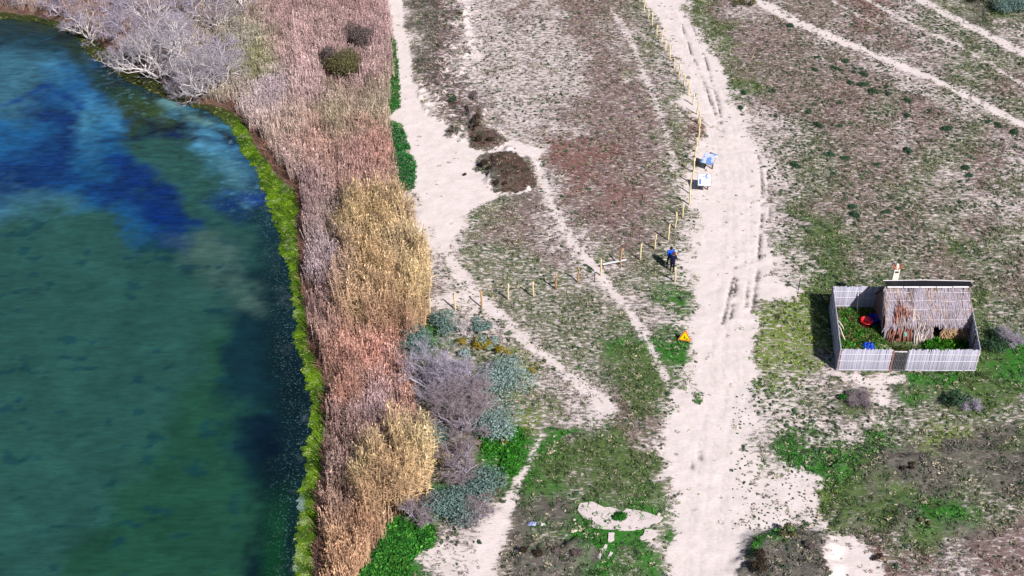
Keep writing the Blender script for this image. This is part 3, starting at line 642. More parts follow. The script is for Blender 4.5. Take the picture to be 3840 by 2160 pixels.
# ------------------------------------------------------------------ reeds and canes
def reed_mesh(name, n_, r, h, w, plume, leaf, seed, bend=.12):
    R_ = random.Random(seed); v = []; f = []
    def quad(a, b, c, d):
        k = len(v); v.extend([a, b, c, d]); f.append((k, k+1, k+2, k+3))
    for i in range(n_):
        a = R_.random()*6.283; rr = r*math.sqrt(R_.random()); p0 = Vector((rr*math.cos(a), rr*math.sin(a), -.05)); H_ = h*(.7+.35*R_.random())
        b_ = R_.random()*6.283; d = Vector((math.cos(b_), math.sin(b_), 0))*bend*H_*R_.random()
        c_ = R_.random()*3.1416; s_ = Vector((math.cos(c_), math.sin(c_), 0))*w/2
        p1 = p0+d*.3+Vector((0, 0, H_*.55)); p2 = p0+d+Vector((0, 0, H_))
        quad(p0-s_, p0+s_, p1+s_*.9, p1-s_*.9); quad(p1-s_*.9, p1+s_*.9, p2+s_*.5, p2-s_*.5)
        for j in range(leaf):
            t = R_.uniform(.35, .95); q = p0+d*t*t+Vector((0, 0, H_*t)); e_ = R_.random()*6.283
            o_ = Vector((math.cos(e_), math.sin(e_), R_.uniform(-.5, .7)))*R_.uniform(.16, .34)*min(1.3, h/2); pw = Vector((-math.sin(e_), math.cos(e_), .3))*w*.8
            quad(q-pw*.5, q+pw*.5, q+o_+pw*.15, q+o_-pw*.15)
        if plume > 0:
            e_ = R_.random()*3.14; s3 = Vector((math.cos(e_), math.sin(e_), 0))*plume; up = Vector((d.x*.3, d.y*.3, plume*4.5))
            quad(p2-up*.2, p2+s3+up*.3, p2+up, p2-s3+up*.3)
    return npmesh(name, np.array([tuple(q) for q in v]), np.array(f), M_tuft)
reedm = [reed_mesh('reed_clump', 20, .42, 1.9, .030, .035, 2, 11), reed_mesh('reed_clump', 18, .45, 1.7, .034, .03, 3, 12), reed_mesh('reed_clump', 24, .40, 1.5, .028, .04, 1, 13),
         reed_mesh('cane_clump', 15, .5, 3.3, .035, .045, 9, 14, .12), reed_mesh('cane_clump', 14, .55, 2.9, .04, .04, 10, 15, .18),
         reed_mesh('broken_reeds', 22, .5, .55, .035, 0, 1, 16, 1.6)]
ANCH = [(-100, -60, (150, 128, 118), 0), (300, -40, (158, 130, 122), 0), (700, -60, (172, 132, 130), 0), (700, 60, (172, 138, 136), 0), (900, -20, (168, 132, 130), 0), (760, 150, (176, 144, 142), 0), (930, 120, (168, 136, 136), 0), (620, 120, (150, 148, 130), 0),
        (640, 160, (140, 146, 84), 0), (900, 210, (176, 140, 142), 0), (680, 250, (178, 160, 170), 0), (800, 240, (178, 148, 150), 0), (720, 330, (182, 160, 140), 0), (850, 300, (158, 148, 112), 0), (950, 290, (160, 150, 120), 0), (800, 380, (180, 140, 124), 0),
        (930, 390, (178, 130, 112), 0), (700, 420, (176, 150, 140), 0), (900, 450, (172, 128, 120), 0), (780, 520, (158, 128, 130), 0), (840, 560, (150, 130, 122), 0), (820, 680, (166, 148, 158), 0), (800, 760, (150, 118, 116), 0),
        (900, 600, (170, 148, 98), 1), (960, 620, (182, 156, 100), 1), (1020, 640, (186, 166, 120), 1), (1040, 740, (184, 164, 106), 1), (930, 720, (176, 148, 92), 1), (980, 790, (186, 154, 104), 1), (1010, 840, (172, 136, 96), 1), (900, 810, (176, 148, 104), 1),
        (830, 860, (166, 130, 116), 0), (880, 900, (182, 130, 108), 0), (960, 910, (186, 128, 108), 0), (990, 960, (188, 140, 124), 0), (860, 1000, (180, 128, 104), 0), (950, 1040, (176, 146, 152), 0), (1010, 1040, (184, 138, 118), 0), (850, 1090, (150, 118, 112), 0),
        (930, 1090, (158, 128, 122), 0), (980, 1170, (182, 160, 104), 1), (1050, 1160, (188, 170, 116), 1), (1030, 1220, (184, 156, 100), 1), (920, 1240, (176, 156, 100), 1), (980, 1270, (170, 140, 92), 1), (860, 1190, (158, 128, 118), 0), (850, 1290, (160, 128, 112), 0),
        (930, 1330, (186, 140, 96), 0), (860, 1380, (190, 146, 98), 0), (900, 1450, (196, 152, 104), 0), (850, 1500, (190, 146, 98), 0), (990, 1260, (150, 120, 90), 1)]
NR = 60000
x = rng.uniform(-66, -4, NR); y = rng.uniform(46, 145.5, NR)
dx_, dy_ = toD(x, y); gi = np.round((x-GX0)/STEP).astype(int); gj = np.clip(np.round((y-GY0)/STEP).astype(int), 0, ny-1)
ds = dsh[gj, gi]
rb_ = [(*G(905, 122), 1.5, 1.9), (*G(868, 196), 2.1, 2.3), (*G(838, 170), 1.3, 1.6)]
clear_ = np.zeros(len(x), bool)
for (a_, b_, c_, d_) in rb_: clear_ |= ((x-a_)/c_)**2+((y-b_+.6)/d_)**2 < 1
ok = reedmask[gj, gi] & ~clear_ & (ds > .45) & (dx_ > -140) & (dy_ > -130) & (dy_ < 1580)
# leave the trodden strip and the shrubs' feet a little thinner
x, y, dx_, dy_, gi, gj, ds = [q[ok] for q in (x, y, dx_, dy_, gi, gj, ds)]
jx = dx_+fbm(x, y, .5, 700, 4)*55; jy = dy_+fbm(x, y, .5, 710, 4)*45
wsum = np.zeros(len(x)); tcol = np.zeros((len(x), 3)); isc = np.zeros(len(x))
for k, an_ in enumerate(ANCH):
    w_ = 1/(((jx-an_[0])**2*1.6+(jy-an_[1])**2)+300)**1.6; wsum += w_; isc += w_*an_[3]
    tcol += w_[:, None]*lin(an_[2])
tcol /= wsum[:, None]*KEXP*.68; tcol *= np.array([1.18, 1.07, 1.04]); isc = (isc/wsum+rng.normal(0, .16, len(x))+fbm(x, y, .8, 715, 3)*.45 > .56).astype(int)
g_ = tcol.mean(1)[:, None]; tcol = g_+(tcol-g_)*np.where(isc == 1, .74, .68)[:, None]
keepp = rng.random(len(x)) < np.where(isc == 1, .62, .85)*np.clip(.75+.9*fbm(x, y, .9, 720, 3), .25, 1)
lodge = sstep(1.3, .5, ds)
pid = np.where(isc == 1, rng.integers(3, 5, len(x)), rng.integers(0, 3, len(x)))
low_ = (rng.random(len(x)) < lodge) | (rng.random(len(x)) < .10); pid = np.where(low_, 5, pid)
hs = rng.uniform(.65, 1.2, len(x))*(1+.25*fbm(x, y, .35, 730, 3)); hs = np.where((isc == 0) & (dy_ < 330) & (dx_ < 740), hs*.75, hs)
tint = tcol*rng.uniform(.6, 1.5, len(x))[:, None]*(1+.28*fbm(x, y, .6, 740, 4))[:, None]
tint[low_] = (lin((150, 112, 96))/KEXP)*rng.uniform(.6, 1.3, low_.sum())[:, None]
rot = np.stack([rng.normal(0, .07, len(x)), rng.normal(0, .07, len(x)), rng.uniform(0, 6.28, len(x))], 1)
P_ = np.stack([x, y, Z[gj, gi]], 1)
for nm_, sel, lab in (('reed_bed', keepp & (isc == 0) & ~low_, 'dense pinkish brown dry reeds between the lake and the sandy path'), ('cane_thicket', keepp & (isc == 1) & ~low_, 'tall straw yellow cane thickets standing out of the brown reeds'), ('reed_litter', keepp & low_, 'broken reed stems and brown litter along the bank beside the algae')):
    k = sel.sum(); print(nm_, k)
    gn_scatter(nm_, P_[sel], rot[sel], np.stack([np.ones(k), np.ones(k), hs[sel]], 1), tint[sel], pid[sel], reedm, lab, 'reeds')
# ------------------------------------------------------------------ bare trees and shrubs
M_white = mat('bleached_bark', C(236, 226, 224), .25, .8, nscale=3); M_grey = mat('grey_twigs', C(182, 172, 188), .5, .85, island=True)
M_pale = mat('pale_twigs', C(174, 166, 178), .5, .85, island=True); M_greyb = mat('brown_grey_twigs', C(162, 146, 150), .5, .85, island=True); M_bark = mat('dark_bark', C(110, 96, 84), .3, .9)
def grow(mb, tw, p, d, ln, r, lev, R_, curl, flat, maxlev):
    n_ = 3 if lev < maxlev else 2; pts = [p]; q = p.copy(); dd = d.copy()
    for i in range(n_):
        dd = (dd+Vector((R_.gauss(0, curl), R_.gauss(0, curl), R_.gauss(0, curl)*.7+(.06 if lev < 2 else .02)))).normalized()
        q = q+dd*ln/n_; pts.append(q.copy())
    r1 = r*.70
    if lev < maxlev-1: mb.tube(pts, [r+(r1-r)*i/n_ for i in range(n_+1)], 5 if lev < 2 else 4, cap=False)
    else:
        for a, b in zip(pts[:-1], pts[1:]): tw.append((a, b, r))
    if lev >= maxlev: return
    nb = R_.choice((2, 3, 3)) if lev < 3 else R_.choice((2, 3, 4))
    for j in range(nb):
        ax = Vector((R_.gauss(0, 1), R_.gauss(0, 1), R_.gauss(0, flat)+.12)).normalized()
        nd = (dd*.75+ax*R_.uniform(.5, .95)).normalized(); nd.z = max(nd.z, -.25) if p.z > 1 else abs(nd.z)
        t = pts[-1] if j == 0 else pts[R_.choice((-1, -2))]
        grow(mb, tw, t.copy(), nd, ln*R_.uniform(.6, .85), r1*(.9 if j == 0 else .75), lev+1, R_, curl, flat, maxlev)
def twig_mesh(tw, name, m, R_, w=.016):
    v = []; f = []
    for (a, b, r) in tw:
        d = b-a; s_ = d.cross(Vector((R_.gauss(0, 1), R_.gauss(0, 1), R_.gauss(0, 1))))
        if s_.length < 1e-5: continue
        s_ = s_.normalized()*max(r, w*.5); k = len(v); v += [a-s_, a+s_, b+s_*.7, b-s_*.7]; f.append((k, k+1, k+2, k+3))
        for j in range(1):
            t = R_.random(); q = a+d*t; e_ = Vector((R_.gauss(0, 1), R_.gauss(0, 1), R_.gauss(.15, .8))).normalized()*R_.uniform(.15, .38); s2_ = s_*.55; k = len(v)
            v += [q-s2_, q+s2_, q+e_+s2_*.5, q+e_-s2_*.5]; f.append((k, k+1, k+2, k+3))
    return npmesh(name, np.array([tuple(q) for q in v]), np.array(f), m)
def bare_tree(D, width, height, label, stems=6, seed=0, tm=None, wm_=None, maxlev=5, lean=(0, 0), group=None, name='bare_tree', cat='tree', sub=0):
    R_ = random.Random(seed); x0, y0 = G(*D); t = empty(name, (x0, y0, zat(x0, y0)-.08), label, cat, group)
    sb = MB(); lb = MB(); tw = []; L0 = height*.40
    for i in range(stems):
        a = 6.283*i/stems+R_.uniform(-.4, .4); out = width/height*.55*R_.uniform(.4, 1.15)
        d = Vector((math.cos(a)*out+lean[0], math.sin(a)*out+lean[1], 1)).normalized()
        r0 = .05+.022*height*R_.uniform(.7, 1.1); p = Vector((math.cos(a)*.12, math.sin(a)*.12, 0)); q = p+d*L0*R_.uniform(.55, .9)
        md = (p+q)/2+Vector((R_.gauss(0, .12), R_.gauss(0, .12), 0))
        sb.tube([p, md, q], [r0, r0*.85, r0*.7], 6)
        lb = MB()
        for j in range(R_.choice((2, 3))):
            nd = (d+Vector((R_.gauss(0, .6), R_.gauss(0, .6), R_.gauss(.1, .35)))).normalized()
            grow(lb, tw, q.copy(), nd, L0*R_.uniform(.6, .95), r0*.6, 1, R_, .22, .5, maxlev)
        if lb.v: lb.build('limb', tm or M_white, t, True)
    sb.build('trunk', tm or M_white, t, True)
    link('twigs', twig_mesh(tw, 'twigs', wm_ or M_grey, R_), t)
    return t
print('trees')
GB = 'bare trees and thickets on the lake bank'
bare_tree((408, 196), 11.0, 6.0, 'largest bare tree with bleached spreading limbs leaning over the lake edge', 8, 21, maxlev=6, group=GB, wm_=M_pale)
bare_tree((528, 240), 7.4, 4.2, 'bare bleached tree at the corner of the bank where the green algae strip begins', 9, 22, maxlev=6, group=GB, wm_=M_pale)
bare_tree((330, 170), 6.0, 3.2, 'low bare tree left of the largest one, its pale limbs out over the water', 7, 23, maxlev=5, lean=(-.7, -.3), group=GB, wm_=M_pale)
bare_tree((452, 235), 3.6, 1.8, 'small tangle of white branches between the two bleached trees at the water', 7, 24, maxlev=5, lean=(0, -.4), group=GB, wm_=M_pale)
for k, (D, w_, h_, lab) in enumerate([((225, 92), 6.0, 3.0, 'grey leafless thicket on the bank left of the bleached trees'), ((300, 60), 6.5, 3.6, 'grey leafless tree behind the low leaning tree'),
        ((385, 75), 7.0, 4.2, 'tall grey leafless crown behind the largest bare tree'), ((470, 60), 6.5, 4.0, 'grey leafless crown up the bank, right of the tallest one'), ((555, 85), 6.0, 3.4, 'dark grey leafless tree at the edge of the pink reeds'),
        ((160, 40), 6.0, 2.6, 'grey twiggy thicket above the dark green shore at the top left'), ((80, 10), 6.0, 2.6, 'grey twiggy thicket in the top left corner of the bank'), ((560, 160), 5.0, 3.0, 'pale violet twiggy crown beside the corner tree'),
        ((480, 140), 5.0, 3.2, 'leafless grey crown right behind the two bleached trees'), ((240, 10), 6.5, 3.2, 'grey leafless crown furthest back on the left bank'), ((430, 120), 7.0, 4.4, 'leafless crown close behind the trunk of the largest bare tree'), ((310, 110), 6.0, 3.4, 'pale twiggy crown between the low leaning tree and the thicket'), ((600, 40), 6.0, 3.0, 'greyish leafless tree highest up in the pink reeds'), ((520, 20), 6.5, 3.6, 'leafless crown at the top edge above the largest bare tree')]):
    bare_tree(D, w_, h_, lab, 6, 40+k, tm=M_grey if k % 2 else M_white, wm_=M_grey if k != 4 else M_greyb, maxlev=5, group=GB)
bare_tree((1112, 1005), 5.6, 3.6, 'big leafless violet grey shrub between the brown reeds and the silvery bush', 8, 61, M_grey, M_grey, 6, group='leafless shrubs beside the reeds', name='bare_shrub', cat='shrub')
bare_tree((1160, 1075), 5.2, 3.0, 'leafless grey brown shrub in front of the big violet one', 8, 62, M_grey, M_greyb, 6, group='leafless shrubs beside the reeds', name='bare_shrub', cat='shrub')
bare_tree((1165, 1190), 3.0, 2.4, 'leafless twiggy shrub behind the dark oleaster pair', 6, 63, M_grey, M_greyb, 5, group='leafless shrubs beside the reeds', name='bare_shrub', cat='shrub')
bare_tree((1055, 1310), 2.6, 1.7, 'low leafless shrub between the yellow cane and the lowest green grey bush', 6, 64, M_grey, M_greyb, 5, group='leafless shrubs beside the reeds', name='bare_shrub', cat='shrub')
bare_tree((1195, 1310), 2.6, 1.5, 'low brown leafless shrub at the foot of the lowest oleaster', 6, 65, M_grey, M_greyb, 5, group='leafless shrubs beside the reeds', name='bare_shrub', cat='shrub')
bare_tree((1172, 842), 1.6, 1.1, 'small dead bush of bleached white branches among the yellow shrubs', 5, 66, M_white, M_white, 4, name='dead_bush', cat='shrub')
bare_tree((2538, 868), 2.6, 1.3, 'pale leafless bush right of the reed enclosure', 7, 67, M_grey, M_grey, 5, name='bare_shrub', cat='shrub')
bare_tree((2160, 1012), 3.0, .9, 'flat grey leafless bush below the enclosure, on the bare sand', 8, 68, M_grey, M_greyb, 5, name='bare_shrub', cat='shrub')
bare_tree((2440, 1025), 1.6, .8, 'pale twiggy tuft on the blue green bush below the enclosure', 6, 69, M_grey, M_grey, 4, name='bare_shrub', cat='shrub')
bare_tree((1095, 200), 1.2, .7, 'tiny grey leafless bush on the hummocks', 5, 70, M_grey, M_greyb, 4, name='bare_shrub', cat='shrub') if False else None
# leafy shrubs: lobed crowns of many small leaves over stems
def leaf_mesh(name, lobes, n_, leaf, m, seed, fill=.55):
    r_ = np.random.default_rng(seed); w = np.array([l_[3]**2 for l_ in lobes]); w = w/w.sum()
    k = r_.choice(len(lobes), n_, p=w); L_ = np.array(lobes)[k]
    d = r_.normal(0, 1, (n_, 3)); d /= np.linalg.norm(d, axis=1)[:, None]; d[:, 2] = np.abs(d[:, 2])*.95+d[:, 2]*.05
    bump = 1+.22*np.sin(d[:, 0]*9+k)*np.sin(d[:, 1]*8+2*k)+.12*r_.normal(0, 1, n_)
    rad = (fill+(1-fill)*r_.random(n_)**.6)*bump
    c = L_[:, :3]+d*rad[:, None]*L_[:, 3:4]*np.array([1, 1, .85]); c[:, 2] = np.maximum(c[:, 2], .02)
    nn = d*.9+r_.normal(0, .6, (n_, 3)); nn /= np.linalg.norm(nn, axis=1)[:, None]
    a = np.cross(nn, r_.normal(0, 1, (n_, 3))); a /= np.linalg.norm(a, axis=1)[:, None]; b_ = np.cross(nn, a)
    sz = leaf*r_.uniform(.6, 1.4, n_)[:, None]; a = a*sz; b_ = b_*sz*.45
    v = np.stack([c-a, c-b_, c+a, c+b_], 1).reshape(-1, 3); f = np.arange(n_*4).reshape(-1, 4)
    return npmesh(name, v, f, m)
M_ole = mat('silver_green_leaf', C(182, 204, 200), .45, .7, island=True, color2=C(104, 134, 126)); M_oled = mat('dark_oleaster_leaf', C(148, 174, 168), .45, .7, island=True, color2=C(76, 106, 98))
M_yel = mat('yellow_leaf', C(196, 160, 28), .4, .7, island=True, color2=C(120, 118, 34)); M_grn = mat('bright_green_leaf', C(44, 132, 26), .45, .7, island=True, color2=C(30, 92, 26))
M_cush = mat('blue_green_cushion_leaf', C(72, 104, 74), .45, .75, island=True, color2=C(40, 74, 50)); M_olv = mat('olive_leaf', C(128, 124, 82), .45, .8, island=True, color2=C(88, 84, 56))
M_pur = mat('grey_purple_leaf', C(134, 118, 118), .45, .85, island=True, color2=C(90, 78, 74)); M_brn = mat('dark_brown_heath', C(78, 60, 50), .45, .9, island=True, color2=C(54, 50, 36)); M_cane = mat('pale_cane_leaf', C(204, 184, 136), .4, .8, island=True)
def shrub(D, rx, ry, h, m, label, seed, name='shrub', leaf=.075, dens=420, group=None, cat='shrub', stems=True):
    R_ = random.Random(seed); x0, y0 = G(*D); t = empty(name, (x0, y0, zat(x0, y0)), label, cat, group); lob = []
    nl = max(3, int(rx*ry*3))
    for i in range(nl):
        a = R_.random()*6.283; q = math.sqrt(R_.random())*.62; r_ = min(rx, ry, h*1.1)*R_.uniform(.38, .62)
        lob.append((math.cos(a)*q*rx, math.sin(a)*q*ry, max(.05, h*R_.uniform(.25, .62)-r_*.1), r_))
    n_ = int(dens*rx*ry*(1+h*.5)/ (leaf/.075)**1.6)+60
    link('crown', leaf_mesh('crown', lob, n_, leaf, m, seed), t)
    if stems:
        mb = MB()
        for (a, b_, c, r_) in lob[:7]: mb.tube([(a*.15, b_*.15, -.05), (a*.5, b_*.5, c*.5), (a, b_, c+r_*.6)], [.04, .03, .012], 4, False)
        mb.build('trunk', M_bark, t)
    return t
GO = 'silvery oleaster bushes along the reeds'
shrub((1058, 900), 1.7, 2.4, 1.9, M_oled, 'dark green grey oleaster behind the big leafless shrub, against the reeds', 81, 'oleaster', group=GO)
shrub((1110, 830), 1.6, 1.3, 1.4, M_oled, 'dark oleaster below the left end of the post line', 82, 'oleaster', group=GO)
shrub((1195, 836), 1.9, 1.0, 1.3, M_oled, 'low dark oleaster beside the path behind the yellow shrub', 83, 'oleaster', group=GO)
shrub((1232, 868), 1.0, .9, 1.0, M_ole, 'small silvery oleaster right of the dead white bush', 84, 'oleaster', group=GO)
shrub((1268, 975), 2.3, 2.4, 1.9, M_ole, 'large pale silvery oleaster right of the big leafless shrub', 85, 'oleaster', group=GO)
shrub((1245, 1085), 2.1, 2.0, 1.8, M_ole, 'rounded silvery green oleaster above the bright grass patch', 86, 'oleaster', group=GO)
shrub((1218, 1235), 1.8, 1.8, 1.7, M_oled, 'rounded dark green grey oleaster left of the narrow footpath', 87, 'oleaster', group=GO)
shrub((1130, 1300), 1.7, 2.6, 1.9, M_oled, 'lowest and tallest green grey oleaster, beside the yellow cane', 88, 'oleaster', group=GO)
shrub((1095, 1115), 1.2, 1.3, 1.3, M_oled, 'small oleaster between the cane and the leafless shrubs', 89, 'oleaster', group=GO)
shrub((1170, 895), .8, .6, .6, M_ole, 'tiny grey green oleaster in front of the dead white bush', 90, 'oleaster', group=GO)
GYL = 'yellow shrubs by the diagonal path'
shrub((1195, 872), 1.5, 1.1, .8, M_yel, 'ochre yellow shrub surrounding the dead white bush', 91, 'yellow_shrub', .06, group=GYL)
shrub((1272, 893), .95, .6, .8, M_yel, 'bright yellow shrub on top of the silvery oleaster', 92, 'yellow_shrub', .06, group=GYL)
shrub((1335, 938), .5, .7, .5, M_yel, 'small yellow shrub beside the diagonal path', 93, 'yellow_shrub', .06, group=GYL)
shrub((1202, 1120), .5, .4, .5, M_yel, 'little orange yellow shrub left of the bright grass', 94, 'yellow_shrub', .06, group=GYL)
shrub((1268, 1112), .9, .6, .5, M_yel, 'thin yellow shrub under the rounded silvery oleaster', 95, 'yellow_shrub', .06, group=GYL, dens=240)
shrub((905, 118), 1.9, 1.7, 2.9, M_pur, 'rounded grey purple bush at the right of the upper reeds', 96, 'bush_in_reeds')
shrub((870, 190), 2.4, 2.3, 2.8, M_olv, 'olive brown bush in the middle of the upper reeds', 97, 'bush_in_reeds')
shrub((838, 165), 1.4, 1.4, 2.7, M_pur, 'dark bush on the left flank of the olive one', 98, 'bush_in_reeds')
shrub((1122, 1175), .8, .9, 2.0, M_cane, 'isolated tuft of pale cane among the leafless shrubs', 99, 'cane_tuft', .09, dens=260, cat='cane')
shrub((2505, 868), 1.3, 1.9, 1.0, M_cush, 'dark green bush beside the right wall of the enclosure', 100)
shrub((2415, 1020), 1.7, 1.1, .8, M_cush, 'blue green bush below the enclosure on the right', 101)
shrub((2130, 1000), 1.0, .7, .45, M_grn, 'low green bush at the left of the flat leafless bush', 102)
shrub((2545, 30), 2.6, 2.2, 1.4, M_oled, 'dark green bush in the top right corner of the heath', 103)
shrub((2480, 5), 3.0, 1.4, .9, M_olv, 'long olive bush beyond the uppermost track', 104)
shrub((1878, 14), 2.1, .8, .7, M_olv, 'dark olive bush at the top beside the diagonal path', 105)
shrub((1137, 258), .9, .55, .5, M_cush, 'teal green cushion bush on the hummocky strip', 106)
shrub((1192, 252), .6, .8, .7, M_pur, 'small grey round bush at the head of the dune scarp', 107)
shrub((1552, 1312), .75, .55, .55, M_grn, 'green weed growing through the middle of the concrete slab', 108, 'weed', .07, dens=1500, cat='plant', stems=False)
GM_ = 'dark bushes on the low dunes'
shrub((1200, 320), .5, 2.2, .45, M_brn, 'long narrow brown bush along the dune scarp', 109, group=GM_, leaf=.06)
shrub((1218, 362), 1.5, .75, .5, M_brn, 'dark brown bush at the foot of the dune scarp', 110, group=GM_, leaf=.06)
shrub((1137, 337), .75, .42, .22, M_brn, 'small dark red brown bush alone on the white sand', 111, group=GM_, leaf=.06)
shrub((1225, 425), .65, 1.5, .5, M_brn, 'dark bush lining the left edge of the round dune', 112, group=GM_, leaf=.06)
shrub((1255, 470), .8, .6, .4, M_brn, 'dark bush at the lower left corner of the round dune', 113, group=GM_, leaf=.06)
shrub((1170, 441), .5, .25, .2, M_brn, 'little dark bush on the sand left of the round dune', 114, group=GM_, leaf=.06)
shrub((1905, 1425), .9, 1.6, .5, M_brn, 'dark bush on the left rim of the dune at the bottom edge', 115, group=GM_, leaf=.06)
shrub((1980, 1355), 1.1, .7, .4, M_olv, 'green brown bush on top of the dune at the bottom edge', 116, group=GM_, leaf=.06)
shrub((2040, 1400), .7, .9, .35, M_pur, 'purple grey bush on the right slope of the bottom dune', 117, group=GM_, leaf=.06)
shrub((1350, 1400), 1.6, .8, .4, M_brn, 'dark bush below the rubble at the bottom of the meadow', 118, group=GM_, leaf=.06)
shrub((1430, 1405), 1.4, .6, .35, M_pur, 'grey bush right of the dark one below the rubble', 119, group=GM_, leaf=.06)
shrub((2215, 1405), .9, .5, .25, M_brn, 'rusty dark bush at the end of the bare sand tongue', 120, group=GM_, leaf=.06)
shrub((2280, 1185), .9, .6, .25, M_brn, 'dark hollow bush on the grey heath at the lower right', 121, group=GM_, leaf=.06)
shrub((2335, 1320), 1.1, .5, .25, M_olv, 'dark olive bush under the bright green patch at the lower right', 122, group=GM_, leaf=.06)
# cushion plants on the right heath
ORD = ['first', 'second', 'third', 'fourth', 'fifth', 'sixth', 'seventh', 'eighth', 'ninth', 'tenth', 'eleventh', 'twelfth', 'thirteenth', 'fourteenth', 'fifteenth', 'sixteenth']
CU = [(2057, 145), (2130, 157), (2100, 174), (2114, 176), (2150, 174), (2167, 174), (2050, 179), (2147, 184), (2172, 189), (2137, 209), (2172, 216), (2197, 230), (2227, 221), (2232, 239), (2112, 261), (2283, 256), (2037, 284), (1950, 294), (2060, 316), (2110, 319), (1863, 272), (1984, 67), (2487, 309), (2510, 317), (2550, 334), (2384, 326), (2280, 294), (2207, 416), (2094, 440), (2084, 391), (2284, 381), (2424, 424), (2127, 401), (2000, 418), (2437, 444), (2414, 458), (2145, 525), (2148, 546), (2228, 535), (2285, 546), (2262, 525), (2412, 510), (1945, 230), (1870, 235)]
cm = []
for k in range(5):
    r_ = random.Random(300+k); lob = [(r_.uniform(-.14, .14), r_.uniform(-.12, .12), .03+r_.uniform(0, .05), r_.uniform(.15, .24)) for _ in range(4)]
    cm.append(leaf_mesh('cushion_leaves', lob, 420, .045, M_cush, 300+k))
CDIR = lambda dx, dy: ('upper' if dy < 230 else 'middle' if dy < 360 else 'lower')+' '+('left' if dx < 2060 else 'centre' if dx < 2230 else 'right')
for k, (a, b_) in enumerate(CU):
    x0, y0 = G(a, b_); o = link('cushion_plant', cm[k % 5], None, (x0, y0, zat(x0, y0))); sc = random.uniform(.8, 1.8); o.scale = (sc*1.15, sc, sc*.8); o.rotation_euler.z = random.random()*6
    rk = sorted([q for q in CU if CDIR(*q) == CDIR(a, b_)]).index((a, b_))
    tag(o, 'small dark green cushion plant on the %s heath, %s from the left there' % (CDIR(a, b_), ORD[rk]), 'plant', 'cushion plants on the heath, '+CDIR(a, b_))

# ------------------------------------------------------------------ wooden posts
M_post = mat('pale_peeled_wood', C(246, 226, 176), .12, .7, nscale=9); M_posto = mat('orange_weathered_wood', C(206, 158, 104), .2, .75, nscale=9)
M_dk = mat('dark_metal', C(60, 62, 60), .2, .5); M_wht = mat('white_paint', C(236, 234, 236), .05, .5, nscale=20)
PO = [(2398.6, 9), (2414, 44.5), (2430, 72), (2445.6, 101), (2462, 136), (2478, 166), (2495, 195), (2511, 228), (2527, 260), (2544.6, 293), (2565, 325), (2581, 360), (2598, 395), (2613, 432), (2619, 468), (2620, 502), (2617, 537), (2611, 572), (2605, 611), (2601, 650), (2593, 690), (2588, 728), (2585, 768), (2559, 817), (2531, 857), (2506, 902), (2455, 936), (2400, 976), (2327, 992), (2252, 1033), (2165, 1058), (2083.5, 1085), (2000.5, 1112.5), (1905, 1127), (1806, 1152), (1707, 1162), (1612, 1177)]
def postlab(i):
    if i < 16: return 'pale wooden post on the left rim of the track, %s from the top' % ORD[i]
    return {16: 'pale wooden post just above the upper information board', 17: 'pale wooden post level with the top of the upper information board', 18: 'pale wooden post left of the upper information board', 19: 'pale wooden post between the two information boards', 20: 'pale wooden post left of the lower information board',
            21: 'pale wooden post just below the lower information board', 22: 'lowest of the closely set wooden posts below the information boards', 23: 'pale wooden post, first where the line turns away from the track', 24: 'pale wooden post, second where the line turns away from the track', 25: 'pale wooden post, third after the turn, above the two people',
            26: 'pale wooden post to the left of the two people', 27: 'pale wooden post right of the white beam', 28: 'orange wooden post standing at the middle of the white beam', 29: 'pale wooden post at the left end of the white beam', 30: 'post with orange top left of the thin grey stake',
            31: 'orange topped post, second left of the thin grey stake', 32: 'white post in the middle of the crossing row, third left of the grey stake', 33: 'pale post in the crossing row, fourth left of the grey stake', 34: 'orange post at the edge of the diagonal sand path', 35: 'grey white post on the sand left of the orange one', 36: 'leftmost post of the crossing row, beside the yellow cane'}[i]
def make_post(seed, m, h=1.48):
    r_ = random.Random(seed); mb = MB(); k = [(r_.gauss(0, .018), r_.gauss(0, .018)) for _ in range(6)]
    mb.tube([(k[i][0]*i/2, k[i][1]*i/2, h*i/5-(.15 if i == 0 else 0)) for i in range(6)], [.068, .067, .066, .065, .063, .056], 8)
    return mb.mesh('wooden_post', m, True)
pm = [make_post(k, M_post) for k in range(5)]; pmo = [make_post(10+k, M_posto) for k in range(2)]
for i, (px, py) in enumerate(PO):
    x0, y0 = P3(px, py); orange = i in (28, 30, 31, 34)
    o = link('wooden_post', pmo[i % 2] if orange else pm[i % 5], None, (x0, y0, zat(x0, y0)))
    short = 1.0 if i > 12 else (.8 if i % 2 == 0 else 1.06)
    o.scale = (1, 1, short*random.uniform(.96, 1.03)); o.rotation_euler = (random.gauss(0, .025), random.gauss(0, .03), random.random()*6)
    tag(o, postlab(i), 'post', 'wooden posts marking the edge of the track and meadow')
x0, y0 = P3(2530, 1058); o = link('wooden_post', pm[2], None, (x0, y0, zat(x0, y0))); tag(o, 'grey white wooden post just below the two people', 'post', 'wooden posts marking the edge of the track and meadow'); o.scale = (1, 1, .95)
x0, y0 = P3(2229, 1056); t = empty('marker_stake', (x0, y0, zat(x0, y0)), 'thin dark grey stake with a white cap between the posts', 'stake')
mb = MB(); mb.tube([(0, 0, -.1), (.01, 0, .95)], .035, 7); mb.build('stake', M_dk, t)
mb = MB(); mb.lathe([(0, .93), (.07, .94), (.075, 1.0), (.05, 1.05), (0, 1.06)], k=10); mb.build('cap', M_wht, t)
x0, y0 = P3(2994, 1088); t = empty('marker_stake', (x0, y0, zat(x0, y0)), 'thin dark stake with a side arm above the left corner of the enclosure', 'stake')
mb = MB(); mb.tube([(0, 0, -.1), (.0, 0, 1.15)], .035, 7); mb.build('stake', M_dk, t)
